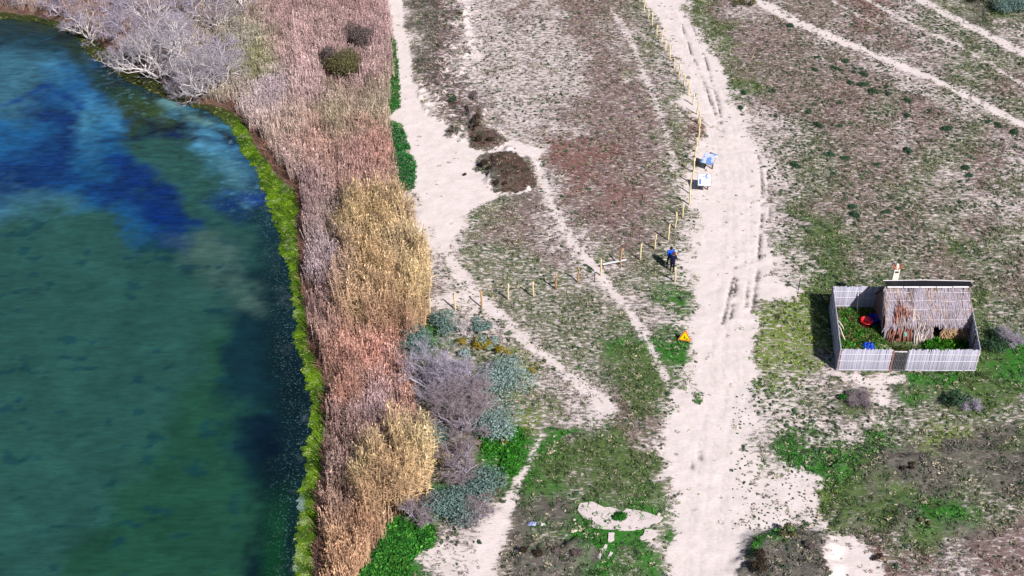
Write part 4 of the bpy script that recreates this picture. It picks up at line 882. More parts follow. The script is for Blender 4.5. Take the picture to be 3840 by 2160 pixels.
mb = MB(); mb.tube([(0, 0, 1.12), (.02, -.03, 1.2)], .05, 7); mb.build('cap', M_wht, t)
mb = MB(); mb.tube([(0, .0, .25), (-.5, .25, .62)], .02, 5); mb.build('arm', M_dk, t)
# white beam on a trestle
x0, y0 = P3(2320, 1000); t = empty('beam_barrier', (x0, y0, zat(x0, y0)), 'long white beam resting on crossed brown legs beside an orange post', 'barrier')
M_brown = mat('brown_wood', C(132, 88, 66), .3, .8)
xa, ya = P3(2260, 993, .42); xb, yb = P3(2349, 972, .50); mb = MB(); v0 = Vector((xa-x0, ya-y0, .42)); v1 = Vector((xb-x0, yb-y0, .50)); d_ = (v1-v0)
R_ = Matrix.Rotation(math.atan2(d_.y, d_.x), 3, 'Z'); mb.box((v0+v1)/2, (d_.length, .11, .09), R_); mb.build('beam', M_wht, t)
q = (v0+v1)/2+d_*.22; sd = Vector((-d_.y, d_.x, 0)).normalized()
for s_ in (-1, 1):
    mb = MB(); mb.tube([(q+sd*.32*s_)-Vector((0, 0, q.z+.08)), q-sd*.12*s_+Vector((0, 0, .14))], .04, 6); mb.build('leg', M_brown, t)
q = v0+d_*.03; mb = MB(); mb.tube([q-Vector((0, 0, .5)), q-Vector((0, 0, .03))], .04, 6); mb.build('leg', M_brown, t)
# ------------------------------------------------------------------ information boards
def board(px, py, w, d, rz, tilt, m_sheet, label, extra=None):
    x0, y0 = P3(px, py); t = empty('information_board', (x0, y0, zat(x0, y0)), label, 'sign', 'information boards beside the track', rz)
    R_ = Matrix.Rotation(tilt, 3, 'X'); c = Vector((0, 0, .98))
    for s_ in (-1, 1):
        mb = MB(); mb.box((s_*w*.30, .12, .47), (.11, .11, 1.0)); mb.build('leg', M_brown, t)
    mb = MB(); mb.box((0, .12, .62), (w*.5, .07, .10)); mb.build('cross_bar', M_brown, t)
    mb = MB(); mb.box(c, (w, d, .05), R_); p = mb.build('panel', mat('panel_edge', C(150, 150, 158), .1, .5), t)
    mb = MB(); n_ = R_ @ Vector((0, 0, 1)); mb.box(c+n_*.030, (w-.06, d-.06, .008), R_); mb.build('printed_sheet', m_sheet, p)
    return t, R_, c, n_
def sheet_mat(name, a, b_, thr, sc, seed=0):
    m = bpy.data.materials.new(name); m.use_nodes = True; N = m.node_tree.nodes; L = m.node_tree.links
    tc = N.new('ShaderNodeTexCoord'); no = N.new('ShaderNodeTexNoise'); no.inputs['Scale'].default_value = sc; no.inputs['Detail'].default_value = 4
    mp = N.new('ShaderNodeMapping'); mp.inputs['Location'].default_value = (seed, 0, 0); L.new(tc.outputs['Object'], mp.inputs['Vector']); L.new(mp.outputs[0], no.inputs['Vector'])
    r_ = N.new('ShaderNodeValToRGB'); r_.color_ramp.interpolation = 'CONSTANT'; e = r_.color_ramp.elements; e[0].color = (*a, 1); e[1].position = thr; e[1].color = (*b_, 1)
    L.new(no.outputs[0], r_.inputs[0]); L.new(r_.outputs[0], N['Principled BSDF'].inputs['Base Color']); N['Principled BSDF'].inputs['Roughness'].default_value = .35
    return m
t1_, R_, c, n_ = board(2655, 632, 1.1, 1.25, math.radians(-32), math.radians(24), sheet_mat('map_print', C(120, 160, 220), C(214, 218, 240), .48, 1.7, 3), 'upper information board with a pale blue map, turned towards the track')
mb = MB(); mb.box(c+R_ @ Vector((.52, .38, .02)), (.26, .22, .03), R_); mb.build('side_plate', M_wht, t1_)
mb = MB(); mb.box(c+R_ @ Vector((-.05, .56, .02)), (.3, .12, .04), R_); mb.build('top_plate', M_dk, t1_)
t2_, R_, c, n_ = board(2638, 712, 1.1, 1.22, math.radians(-6), math.radians(24), sheet_mat('white_print', C(110, 150, 225), C(240, 240, 250), .36, 1.2, 1), 'lower information board with a nearly white sheet and a blue strip')
mb = MB(); mb.box(c+R_ @ Vector((-.36, -.2, .034)), (.14, .5, .006), R_); mb.build('blue_strip', mat('blue_print', C(70, 120, 215), .3, .4, nscale=14), t2_)
# ------------------------------------------------------------------ road works sign
M_yelp = mat('yellow_sign_face', C(255, 222, 10, 1.6), .03, .4); M_redp = mat('red_sign_border', C(214, 70, 10), .05, .4); M_blk = mat('black_print', C(36, 16, 6), .1, .5); M_rim = mat('pale_sign_edge', C(255, 190, 150), .03, .4)
x0, y0 = P3(2566, 1285); t = empty('road_works_sign', (x0, y0, zat(x0, y0)), 'yellow triangular road works sign with a red border on a low folding stand', 'sign', rz=math.radians(-14))
tl = Matrix.Rotation(math.radians(-16), 3, 'X'); s_ = .47; zc = .47
def tri(k, off): return [tl @ Vector((x_*k, off, z_*k))+Vector((0, 0, zc)) for x_, z_ in ((-s_, -s_*.52), (-s_*.93, -s_*.60), (s_*.93, -s_*.60), (s_, -s_*.52), (s_*.07, s_*1.10), (-s_*.07, s_*1.10))]
mb = MB(); mb.prism(tri(1.0, 0), tl @ Vector((0, .03, 0))); pl = mb.build('plate', M_rim, t)
mb = MB(); mb.prism(tri(.93, -.004), tl @ Vector((0, .003, 0))); mb.build('border', M_redp, pl)
mb = MB(); mb.prism(tri(.74, -.008), tl @ Vector((0, .003, 0))); mb.build('face', M_yelp, pl)
def S2(pts, off=-.012): return [tl @ Vector((a, off, b))+Vector((0, 0, zc)) for a, b in pts]
mb = MB(); Q = tl @ Vector((0, .003, 0))
mb.prism(S2([(-.02+.032*math.cos(a*.785), .13+.032*math.sin(a*.785)) for a in range(8)]), Q)           # head
mb.prism(S2([(-.075, .02), (-.03, .095), (.01, .085), (-.02, .0), (-.055, -.03)]), Q)                      # body
mb.prism(S2([(-.06, -.03), (-.02, .0), (.02, -.06), (.0, -.15), (-.03, -.15), (-.02, -.07)]), Q)          # leg
mb.prism(S2([(-.075, -.02), (-.04, -.03), (-.07, -.09), (-.10, -.15), (-.13, -.15), (-.09, -.08)]), Q)
mb.prism(S2([(-.02, .07), (.0, .07), (.075, -.04), (.06, -.05)]), Q)                                      # arm
mb.prism(S2([(-.07, .035), (-.06, .05), (.14, -.085), (.13, -.10)]), Q)                                   # shovel
mb.prism(S2([(.04, -.155), (.10, -.085), (.15, -.06), (.20, -.10), (.245, -.155)]), Q)                    # heap
mb.build('pictogram', M_blk, pl)
for s2_ in (-1, 1):
    mb = MB(); mb.tube([(s2_*.20, -.03, -.05), (s2_*.14, .03, .5)], .014, 6); mb.build('leg', M_dk, t)
    mb = MB(); mb.tube([(s2_*.2, .45, -.05), (s2_*.10, .08, .62)], .014, 6); mb.build('leg', M_dk, t)
# ------------------------------------------------------------------ broken concrete slab
M_conc = mat('pale_concrete', C(226, 212, 210), .10, .9, nscale=2.5, bump=.2)
def slab(name, pts, th, label, cat='slab', group=None, seed=0):
    r_ = random.Random(seed); w = [G(*p) for p in pts]; out = []
    for i in range(len(w)):
        a, b_ = Vector(w[i]), Vector(w[(i+1) % len(w)])
        m = max(1, int((b_-a).length/.22))
        for j in range(m): out.append(a+(b_-a)*j/m+Vector((r_.gauss(0, .035), r_.gauss(0, .035))))
    cx = sum((p.x for p in out))/len(out); cy = sum((p.y for p in out))/len(out); z0 = max(zat(cx, cy), 0.0)
    mb = MB(); ring = [(p.x-cx, p.y-cy, 0) for p in out]; bm = bmesh.new()
    vs = [bm.verts.new(q) for q in ring]; f = bm.faces.new(vs)
    if f.calc_area() and f.normal.z < 0: bmesh.ops.reverse_faces(bm, faces=[f])
    r2 = bmesh.ops.extrude_face_region(bm, geom=[f]); bmesh.ops.translate(bm, vec=(0, 0, th), verts=[g_ for g_ in r2['geom'] if isinstance(g_, bmesh.types.BMVert)])
    bmesh.ops.recalc_face_normals(bm, faces=bm.faces); me = bpy.data.meshes.new(name); bm.to_mesh(me); bm.free(); me.materials.append(M_conc)
    o = link(name, me, None, (cx, cy, z0-.02)); tag(o, label, cat, group); return o
def R2(rx, ry): return (859+rx/3.0, 966+ry/3.0)
slab('concrete_slab', [R2(*p) for p in ((1785, 930), (1800, 905), (1850, 900), (1870, 890), (1900, 897), (1990, 940), (2060, 945), (2120, 970), (2150, 950), (2230, 960), (2330, 985), (2420, 1010), (2400, 1045), (2330, 1060), (2320, 1080), (2250, 1095), (2200, 1110), (2150, 1108), (2100, 1105), (2010, 1105), (1900, 1090), (1880, 1075), (1895, 1040), (1840, 1020), (1800, 985))], .11, 'large broken pale concrete slab with a ragged outline in the bright grass', seed=1)
slab('concrete_slab', [R2(*p) for p in ((2220, 1165), (2270, 1150), (2290, 1100), (2340, 1095), (2375, 1110), (2385, 1145), (2330, 1170), (2260, 1180))], .09, 'smaller broken concrete piece off the lower right of the large slab', seed=2)
slab('concrete_slab', [R2(*p) for p in ((2015, 1135), (2065, 1135), (2050, 1180), (2025, 1205), (2005, 1195))], .14, 'short concrete block below the middle of the large slab', seed=3)
slab('concrete_slab', [R2(*p) for p in ((1990, 1215), (2010, 1220), (1975, 1280), (1950, 1330), (1925, 1320), (1950, 1270))], .08, 'long narrow concrete strip pointing down left from the block', seed=4)
slab('concrete_slab', [R2(*p) for p in ((2035, 1268), (2045, 1275), (2012, 1325), (2000, 1318))], .07, 'short thin concrete strip right of the long narrow one', seed=5)
def rock(seed, r, m, name='stone'):
    r_ = random.Random(seed); bm = bmesh.new(); bmesh.ops.create_icosphere(bm, subdivisions=1, radius=r)
    for v in bm.verts: v.co *= r_.uniform(.7, 1.2); v.co.z *= .7
    me = bpy.data.meshes.new(name); bm.to_mesh(me); bm.free(); me.materials.append(m); return me
M_rub = mat('pale_rubble', C(222, 206, 186), .15, .9, nscale=4)
for k, (a, b_) in enumerate([(1755, 1030), (1768, 1050), (1775, 1085), (1765, 1115), (1800, 1110), (1745, 1120), (1690, 960), (2395, 985), (2440, 1000), (2410, 1060)]):
    x0, y0 = G(*R2(a, b_)); o = link('rubble_piece', rock(k, random.uniform(.09, .16), M_rub), None, (x0, y0, zat(x0, y0)+.03)); tag(o, 'small pale piece of rubble in the grass near the large concrete slab', 'stone', 'rubble around the broken concrete slab')
def cloth(name, px, py, w, d, h, m, label, cat, seed, z=0.0):
    r_ = random.Random(seed); x0, y0 = P3(px, py) if px is not None else (0, 0); n_ = 14; v = []; f = []
    for j in range(n_):
        for i in range(n_):
            a, b_ = (i/(n_-1)-.5)*2, (j/(n_-1)-.5)*2; e = max(0, 1-max(abs(a), abs(b_))**4)
            v.append((a*w/2*(1+r_.gauss(0, .05)), b_*d/2*(1+r_.gauss(0, .05)), e*h*(.45+.75*abs(math.sin(a*4+seed+b_*3)*math.cos(b_*5-a*2)))+r_.gauss(0, .006)))
    for j in range(n_-1):
        for i in range(n_-1): q = j*n_+i; f.append((q, q+1, q+n_+1, q+n_))
    me = npmesh(name, np.array(v), np.array(f), m, smooth=False); o = link(name, me, None, (x0, y0, zat(x0, y0)+.01+z)); tag(o, label, cat); return o
M_rag = mat('blue_white_rag', C(90, 110, 200), .5, .8, nscale=9, color2=C(190, 195, 220)); px, py = (1280+1440/2.0125, 1440+1058/2.0125)
cloth('rag', px, py, .55, .35, .12, M_rag, 'crumpled blue and white rag lying in the dark grass', 'rag', 3)
cloth('plastic_bag', 1280+1522/2.0125, 1440+1066/2.0125, .32, .22, .12, M_wht, 'small white plastic bag right of the blue rag', 'bag', 5)
# ------------------------------------------------------------------ reed enclosure
M_reedg = mat('grey_weathered_reed', C(196, 194, 210), .17, .9, island=True); M_reedw = mat('pale_split_batten', C(244, 240, 244), .06, .7, nscale=3)
M_pole = mat('pale_pole', C(236, 222, 214), .12, .75, nscale=5); M_bst = mat('brown_stick', C(176, 120, 104), .4, .8, nscale=5)
FL, FR, RL, RR = Vector((22.35, 67.45, 0)), Vector((31.82, 67.35, 0)), Vector((23.28, 74.62, 0)), Vector((33.0, 74.5, 0))
FH = 1.92
fence = empty('reed_fence', FL, 'grey reed screen fence with white battens around the thatched hut', 'fence')
def reed_panel(a, b_, h, seed, side=1, battens=(.14, .93, 1.5), outer=1):
    """a stretch of reed screen: stalk after stalk, tied between split battens"""
    r_ = random.Random(seed); a = a-FL; b_ = b_-FL; d = b_-a; L_ = d.length; e = d.normalized(); nrm = Vector((e.y, -e.x, 0))*outer
    n_ = int(L_/.055); v = []; f = []; z0 = -.05
    for i in range(n_):
        c = a+e*(L_*(i+.5)/n_); w = L_/n_*.62; hh_ = h+r_.gauss(0, .04)-(.12 if r_.random() < .04 else 0); o_ = nrm*r_.uniform(-.012, .012); th_ = nrm*.028; ln_ = e*r_.gauss(0, .012); k = len(v)
        for z, sh in ((z0, 0), (hh_, 1)):
            p = c+o_+ln_*sh+Vector((0, 0, z)); v += [p-e*w, p+th_, p+e*w, p-th_]
        f += [(k, k+1, k+5, k+4), (k+1, k+2, k+6, k+5), (k+2, k+3, k+7, k+6), (k+3, k, k+4, k+7), (k+4, k+5, k+6, k+7)]
    p_ = link('reed_panel', npmesh('reed_panel', np.array([tuple(q) for q in v]), np.array(f), M_reedg), fence); p_['kind'] = 'stuff'
    for z in battens:
        for s_ in (1, -1):
            mb = MB(); mb.tube([a+nrm*s_*.045+Vector((0, 0, z+r_.gauss(0, .01))), (a+b_)/2+nrm*s_*.05+Vector((0, 0, z+r_.gauss(0, .012))), b_+nrm*s_*.045+Vector((0, 0, z+r_.gauss(0, .01)))], .02, 5); mb.build('batten', M_reedw, p_)
    for q in (a, b_):
        mb = MB(); mb.tube([q-nrm*.08-Vector((0, 0, .1)), q-nrm*.08+Vector((0, 0, h-.08))], .045, 6); mb.build('fence_post', M_bst, fence)
G0, G1 = FL.lerp(FR, .378), FL.lerp(FR, .492)
def run(a, b_, n_, seed, h=FH, **k):
    for i in range(n_): reed_panel(a.lerp(b_, (i+.004)/n_), a.lerp(b_, (i+.996)/n_), h+random.Random(seed+i).gauss(0, .02), seed+i, **k)
run(FL, G0, 2, 500); run(G1, FR, 3, 510); run(RL, RR, 5, 520, battens=(.2, .95, 1.5)); run(FL, RL, 4, 530, h=1.95, outer=-1); run(FR, RR, 4, 540, h=1.95)
# gate
gc = (G0+G1)/2; gw = (G1-G0).length-.14; gate = empty('gate', (gc.x, gc.y-.02, 0), 'narrow dark barred gate in the middle of the reed fence front', 'gate')
M_gate = mat('dark_gate_wood', C(104, 104, 108), .35, .8); mb = MB()
for z in (.12, 1.0, 1.72):
    mb = MB(); mb.box((0, .02, z), (gw, .05, .08)); mb.build('rail', M_reedw if z < .5 or z > 1.5 else M_gate, gate)
for i in range(9):
    mb = MB(); r_ = random.Random(i); mb.box((-gw/2+gw*(i+.5)/9, -.025, .88+r_.gauss(0, .02)), (.05, .028, 1.66)); mb.build('bar', M_gate, gate)
for s_ in (-1, 1):
    mb = MB(); mb.box((s_*(gw/2+.03), 0, .9), (.09, .09, 1.85)); mb.build('gate_post', M_bst if s_ < 0 else M_gate, gate)
# ------------------------------------------------------------------ thatched hut
HX0, HX1, HY0, HY1, RY, RZ = 26.45, 32.35, 71.25, 74.3, 73.0, 3.12
hut = empty('reed_hut', ((HX0+HX1)/2, (HY0+HY1)/2, 0), 'thatched reed fishing hut with a white chimney inside the reed enclosure', 'hut'); HO = hut.location.copy()
def hv(x_, y_, z_): return Vector((x_, y_, z_))-HO
M_that = mat('silver_thatch', C(224, 216, 234), .35, .9, island=True, color2=C(158, 140, 142)); M_that2 = mat('tan_thatch', C(226, 196, 176), .35, .9, island=True, color2=C(170, 140, 122)); M_that3 = mat('grey_brown_thatch', C(150, 142, 152), .4, .9, island=True, color2=C(110, 98, 98)); M_thatd = mat('thatch_underlay', C(92, 80, 78), .4, .95, nscale=3); M_wall = mat('reed_wall', C(120, 104, 100), .4, .95, nscale=5); M_ocr = mat('ochre_reed', C(190, 158, 120), .4, .9, island=True)
EZ = 1.42; EY = HY0-.06
mb = MB(); mb.box(hv((HX0+HX1)/2, (RY+.1+HY1)/2, .8), (HX1-HX0-.1, .12, 1.6)); mb.build('back_wall', M_wall, hut)
D0, D1 = 28.95, 30.25
for (xa, xb, za, zb) in ((HX0, 29.72, -.1, EZ), (30.52, HX1, -.1, EZ), (29.72, 30.52, 1.38, EZ)):
    mb = MB(); mb.box(hv((xa+xb)/2, HY0+.1, (za+zb)/2), (xb-xa-.004, .16, zb-za)); mb.build('front_wall', M_wall, hut)
for xg in (HX0+.05, HX1-.05):
    mb = MB(); mb.prism([hv(xg-.05, HY0+.2, -.1), hv(xg-.05, HY1, -.1), hv(xg-.05, HY1, EZ), hv(xg-.05, RY, RZ-.06), hv(xg-.05, HY0+.2, EZ)], (.1, 0, 0)); mb.build('gable_wall', M_wall, hut)
mb = MB(); mb.box(hv(29.7, RY, .02), (5.6, 3.0, .04)); mb.build('earth_floor', M_thatd, hut)
roof = None
mb = MB(); mb.prism([hv(HX0-.08, EY, EZ-.12), hv(HX0-.08, RY, RZ-.10), hv(HX0-.08, RY, RZ), hv(HX0-.08, EY, EZ+.02)], (HX1-HX0+.16, 0, 0)); roof = mb.build('roof', M_thatd, hut)
mb = MB(); mb.prism([hv(HX0-.08, HY1+.15, EZ-.12), hv(HX0-.08, RY+.004, RZ-.10), hv(HX0-.08, RY+.004, RZ), hv(HX0-.08, HY1+.15, EZ+.02)], (HX1-HX0+.16, 0, 0)); mb.build('roof', M_thatd, hut)
def thatch(name, quads, m, parent):
    v = []; f = []
    for (a, b_, w, nn) in quads:
        d = (b_-a).normalized(); s_ = d.cross(nn).normalized()*w/2; k = len(v); v += [a-s_, a+s_, b_+s_*.8, b_-s_*.8]; f.append((k, k+1, k+2, k+3))
    o = link(name, npmesh(name, np.array([tuple(q) for q in v]), np.array(f), m), parent); o['kind'] = 'stuff'; return o
r_ = random.Random(5); qs = []; slope = Vector((0, EY-RY, EZ-RZ)); up = slope.cross(Vector((1, 0, 0))); up = up if up.z > 0 else -up; up.normalize()
for i in range(3400):
    t_ = r_.random()**.9; x_ = r_.uniform(HX0-.1, HX1+.1); a = hv(x_, RY, RZ)+slope*t_*.93+up*(.03+.05*r_.random()); ln_ = r_.uniform(.35, .95)
    d = (slope.normalized()+Vector((r_.gauss(0, .16), 0, 0))+up*r_.uniform(-.02, .06)).normalized(); b_ = a+d*ln_+up*.02
    qs.append((a, b_, r_.uniform(.018, .05), (up+Vector((r_.gauss(0, .5), 0, 0))).normalized()))
def bytone(qs): 
    o_ = ([], [], [])
    for q in qs:
        a_ = q[0]+HO; v_ = float(fbm(np.array([a_.x*2.2]), np.array([a_.y*.7+a_.z*.5]), 1.0, 950, 3)[0])+r_.gauss(0, .18); o_[0 if v_ < .22 else 1 if v_ < .40 else 2].append(q)
    return o_
for q_, m_ in zip(bytone(qs), (M_that, M_that2, M_that3)): thatch('thatch', q_, m_, roof)
qs = []
for i in range(2600):       # shaggy reed cladding of the front wall
    x_ = r_.uniform(HX0-.05, HX1+.05); 
    if 29.74 < x_ < 30.50: continue
    z_ = r_.uniform(.35, 1.5); ln_ = min(z_, r_.uniform(.4, .9)); a = hv(x_, HY0-.04-.36*(1.5-z_)/1.5-.06*r_.random(), z_); b_ = a+Vector((r_.gauss(0, .09), -ln_*.26, -ln_)); qs.append((a, b_, r_.uniform(.02, .05), Vector((r_.gauss(0, .4), -1, .3)).normalized()))
for q_, m_ in zip(bytone(qs), (M_that, M_that2, M_that3)): thatch('wall_cladding', q_, m_, hut)
qs = []
for i in range(420):
    x_ = r_.uniform(30.45, 32.2); a = hv(x_, HY0-.30, r_.uniform(.3, .95)); b_ = a+Vector((r_.gauss(0, .22), -r_.uniform(.1, .5), -r_.uniform(.2, .5))); qs.append((a, b_, .035, Vector((r_.gauss(0, .5), -.7, .6)).normalized()))
thatch('loose_straw', qs, M_ocr, hut)
qs = []
for i in range(900):
    t_ = r_.random(); x_ = r_.uniform(HX0-.1, HX1+.1); sl2 = Vector((0, HY1+.15-RY, EZ-RZ)); a = hv(x_, RY+.01, RZ)+sl2*t_*.9+Vector((0, .02, .05)); b_ = a+sl2.normalized()*.6; qs.append((a, b_, .045, Vector((r_.gauss(0, .4), .5, .8)).normalized()))
thatch('thatch', qs, M_that, roof)
for t_ in (.18, .42, .68, .97):     # tying laths on the roof
    xa = HX0; 
    while xa < HX1-.3:
        L_ = r_.uniform(.9, 1.9); xb = min(xa+L_, HX1); p = hv(xa, RY, RZ)+slope*t_+up*.10; q = hv(xb, RY, RZ)+slope*(t_+r_.gauss(0, .012))+up*.10
        if r_.random() < .7: mb = MB(); mb.tube([p, (p+q)/2+slope*r_.gauss(0, .008), q], .014, 5); mb.build('lath', M_reedw, roof)
        xa = xb+r_.uniform(.02, .3)
for k in range(5):
    L_ = (HX1-HX0-.1)/5; mb = MB(); mb.box(hv(HX0+.1+L_*(k+.5), RY-.13, RZ+.03+r_.gauss(0, .008)), (L_-.05, .10, .05), Matrix.Rotation(math.radians(24), 3, 'X')); mb.build('ridge_batten', M_reedw, roof)
mb = MB(); mb.box(hv((HX0+HX1)/2+.2, RY+.32, RZ+.01), (HX1-HX0+.2, .62, .06), Matrix.Rotation(math.radians(-2.0), 3, 'X')); mb.build('ridge_gap_sheet', mat('gap_shade_black', C(34, 34, 38), .3, .6), roof)  # near-black sheet: shade of the dark gap behind the ridge, put into colour
mb = MB(); mb.tube([hv(HX0, RY+.64, RZ+.05), hv((HX0+HX1)/2, RY+.68, RZ+.07), hv(HX1+.55, RY+.60, RZ+.03)], .03, 6); mb.build('ridge_pole', M_reedw, roof)
for (a, b_) in ((hv(HX1+.02, EY+.05, .05), hv(HX1+.02, RY-.2, RZ-.2)), (hv(HX0-.12, EY+.05, .05), hv(HX0-.10, RY-.15, RZ-.1))):
    mb = MB(); mb.tube([a, b_], .04, 6); mb.build('edge_pole', M_reedg, hut)
mb = MB(); mb.box(hv(29.72, HY0-.02, .68), (.07, .12, 1.42)); mb.build('door_frame', M_wall, hut)
mb = MB(); mb.box(hv(30.5, HY0-.02, .68), (.07, .12, 1.42)); mb.build('door_frame', M_wall, hut)
# chimney behind the ridge
M_lime = mat('cream_limewash', C(255, 250, 232), .04, .8, nscale=4); M_tile = mat('red_roof_tile', C(214, 120, 100), .15, .8, nscale=6)
chx, chy = 27.35, RY+.95
mb = MB(); mb.box(hv(chx, chy, 1.85), (.46, .42, 3.7), taper=.9); ch = mb.build('chimney', M_lime, hut)
mb = MB(); mb.box(hv(chx, chy-.005, 3.86), (.40, .36, .32)); mb.build('chimney_head', M_lime, ch)
mb = MB(); mb.box(hv(chx, chy-.2, 3.82), (.24, .02, .12)); mb.build('smoke_slot', mat('slot_shade', C(16, 14, 14), .1, .9), ch)  # thin near-black plate, the shade inside the slot painted as colour
for s_ in (-1, 1):
    mb = MB(); R_ = Matrix.Rotation(s_*math.radians(-38), 3, 'Y'); mb.box(hv(chx+s_*.19, chy, 4.16), (.34, .42, .04), R_); mb.build('roof_tile', M_tile, ch)
mb = MB(); mb.lathe([(.13, 4.0), (.14, 4.2), (.10, 4.34), (.06, 4.40), (0, 4.41)], tuple(hv(chx, chy, 0)), 12); mb.build('chimney_pot', M_lime, ch)
# ------------------------------------------------------------------ things in the yard
GB_ = 'brown branches leaning on the hut front'; bs = []
for k in range(5):
    r2 = random.Random(700+k); mb = MB(); L_ = 2.35; mb.tube([(r2.gauss(0, .03)*i, r2.gauss(0, .02)*i, L_*i/5) for i in range(6)], [.044, .042, .038, .033, .028, .018], 6); bs.append((mb.mesh('leaning_branch', M_bst, True), mb.mesh('leaning_pole', M_pole, True)))
def lean(me, name, a, b_, label, cat, group):
    a = Vector(a); b_ = Vector(b_); d = b_-a; o = link(name, me, None, a); o.rotation_mode = 'QUATERNION'; o.rotation_quaternion = d.to_track_quat('Z', 'Y') @ Euler((0, 0, random.random()*6)).to_quaternion(); s_ = d.length/2.35; o.scale = (1, 1, s_); tag(o, label, cat, group); return o
for k in range(30):
    q = k/29; xb_ = 26.62+q*1.7+random.gauss(0, .05); xt = 26.95+q*1.15+random.gauss(0, .06)
    zt = 2.6-1.2*abs(q-.45)**1.2+random.gauss(0, .12); yt = EY-.16+(zt-EZ)*(RY-EY)/(RZ-EZ)-.05 if zt > EZ else HY0-.38
    lean(bs[k % 5][0], 'leaning_branch', (xb_, 70.62+random.gauss(0, .1), 0), (xt, yt-.30-.12*random.random(), zt), 'thin red brown branch in the sheaf leaning on the left of the hut front', 'branch', GB_)
for k in range(9):
    q = k/8; zt = 2.15-q*1.0+random.gauss(0, .1); yt = EY-.36+max(0, (zt-EZ))*(RY-EY)/(RZ-EZ); xb_ = 28.35+q*.75+random.gauss(0, .05)
    lean(bs[k % 5][1], 'leaning_pole', (xb_, 70.3+.3*q+random.gauss(0, .08), 0), (28.3+q*1.15, yt, zt), 'pale peeled pole leaning on the hut front between the branches and door', 'pole', 'pale poles leaning on the hut front')
def pt(cx, cy, z=0):  # enclosure crop coordinates -> world
    return P3(3000+cx/3.019, 960+cy/3.019, z)
a = pt(652, 672); lean(bs[1][1], 'leaning_pole', (*a, 0), (a[0]-.02, a[1]+.95, 1.75), 'single white pole standing in the yard in front of the back fence', 'pole', None)
a = pt(497, 855); lean(bs[2][1], 'leaning_pole', (*a, 0), (a[0]-.75, a[1]+.75, 1.55), 'thin white pole leaning on the left fence inside the yard, the rear one', 'pole', None)
a = pt(522, 975); lean(bs[3][1], 'leaning_pole', (*a, 0), (a[0]-.8, a[1]+.7, 1.5), 'thin white pole leaning on the left fence inside the yard, the front one', 'pole', None)
a = pt(1932, 1000); lean(bs[4][1], 'leaning_pole', (*a, 0), (a[0]+.0, a[1]+.25, 1.3), 'short pale pole in the dark right corner of the yard', 'pole', None)
def tub(cx, cy, r, h, m, label):
    x0, y0 = pt(cx, cy); t = empty('tub', (x0, y0, zat(x0, y0)), label, 'tub')
    mb = MB(); mb.lathe([(0, .02), (r*.74, .02), (r*.78, .04), (r, h), (r*1.06, h+.012), (r*1.06, h+.03), (r*.94, h+.03), (r*.72, .07), (0, .06)], k=24); mb.build('bowl', m, t, True)
    for s_ in (-1, 1):
        mb = MB(); mb.tube([(s_*r*1.02, -.09, h), (s_*(r*1.02+.06), -.05, h+.02), (s_*(r*1.02+.06), .05, h+.02), (s_*r*1.02, .09, h)], .016, 6); mb.build('handle', m, t, True)
    return t
tub(738, 782, .42, .46, mat('red_plastic', C(240, 26, 44), .04, .35, spec=.5), 'red plastic tub on the grass in the left half of the yard').rotation_euler = (.12, .05, .3)
tub(838, 755, .42, .46, mat('dark_blue_plastic', C(36, 24, 210), .04, .35, spec=.5), 'dark blue plastic tub half in shade behind the red tub')
M_tarp = mat('blue_tarpaulin', C(10, 86, 215), .25, .5, nscale=5, color2=C(6, 40, 150)); px, py = 3000+770/3.019, 960+1045/3.019
cloth('tarpaulin', px, py, 1.0, .8, .42, M_tarp, 'crumpled bright blue tarpaulin behind the front fence of the yard', 'tarpaulin', 8)
for k, (a, b_) in enumerate([(850, 1015), (875, 1005), (895, 1030), (920, 1020), (945, 1045), (965, 1035), (990, 1055), (1010, 1050), (905, 1050), (870, 1040)]):
    x0, y0 = pt(a, b_); o = link('pale_stone', rock(50+k, random.uniform(.13, .2), M_rub), None, (x0, y0, .06)); tag(o, 'pale stone in the heap beside the blue tarpaulin', 'stone', 'pale stones heaped by the tarpaulin')
x0, y0 = pt(1420, 885); t = empty('crate', (x0, y0, 0), 'tan wooden crate with a white board on top beside the hut door', 'crate'); M_tan = mat('tan_wood', C(206, 184, 150), .2, .8, nscale=7)
for k in range(4):
    for s_ in (-1, 1):
        mb = MB(); mb.box((0, s_*.24, .10+k*.155), (.78, .03, .13)); mb.build('slat', M_tan, t)
        mb = MB(); mb.box((s_*.375, 0, .10+k*.155), (.03, .44, .13)); mb.build('slat', M_tan, t)
for k in range(3):
    mb = MB(); mb.box((0, -.16+.16*k, .665), (.80, .14, .025)); mb.build('slat', M_tan if k else M_reedw, t)
a = pt(1290, 872); b2 = pt(1375, 865, .3); lean(bs[0][1], 'leaning_pole', (*a, .45), (b2[0]+.15, b2[1]+.1, .5), 'short white pole lying level against the tan crate', 'pole', None)
M_teal = mat('teal_cloth', C(110, 200, 180), .2, .8); o = cloth('teal_cloth', None, None, .22, .3, .1, M_teal, 'small teal cloth caught among the brown branches', 'cloth', 4); o.location = (27.6, 70.25, .95); o.rotation_euler = (1.1, 0, .2)
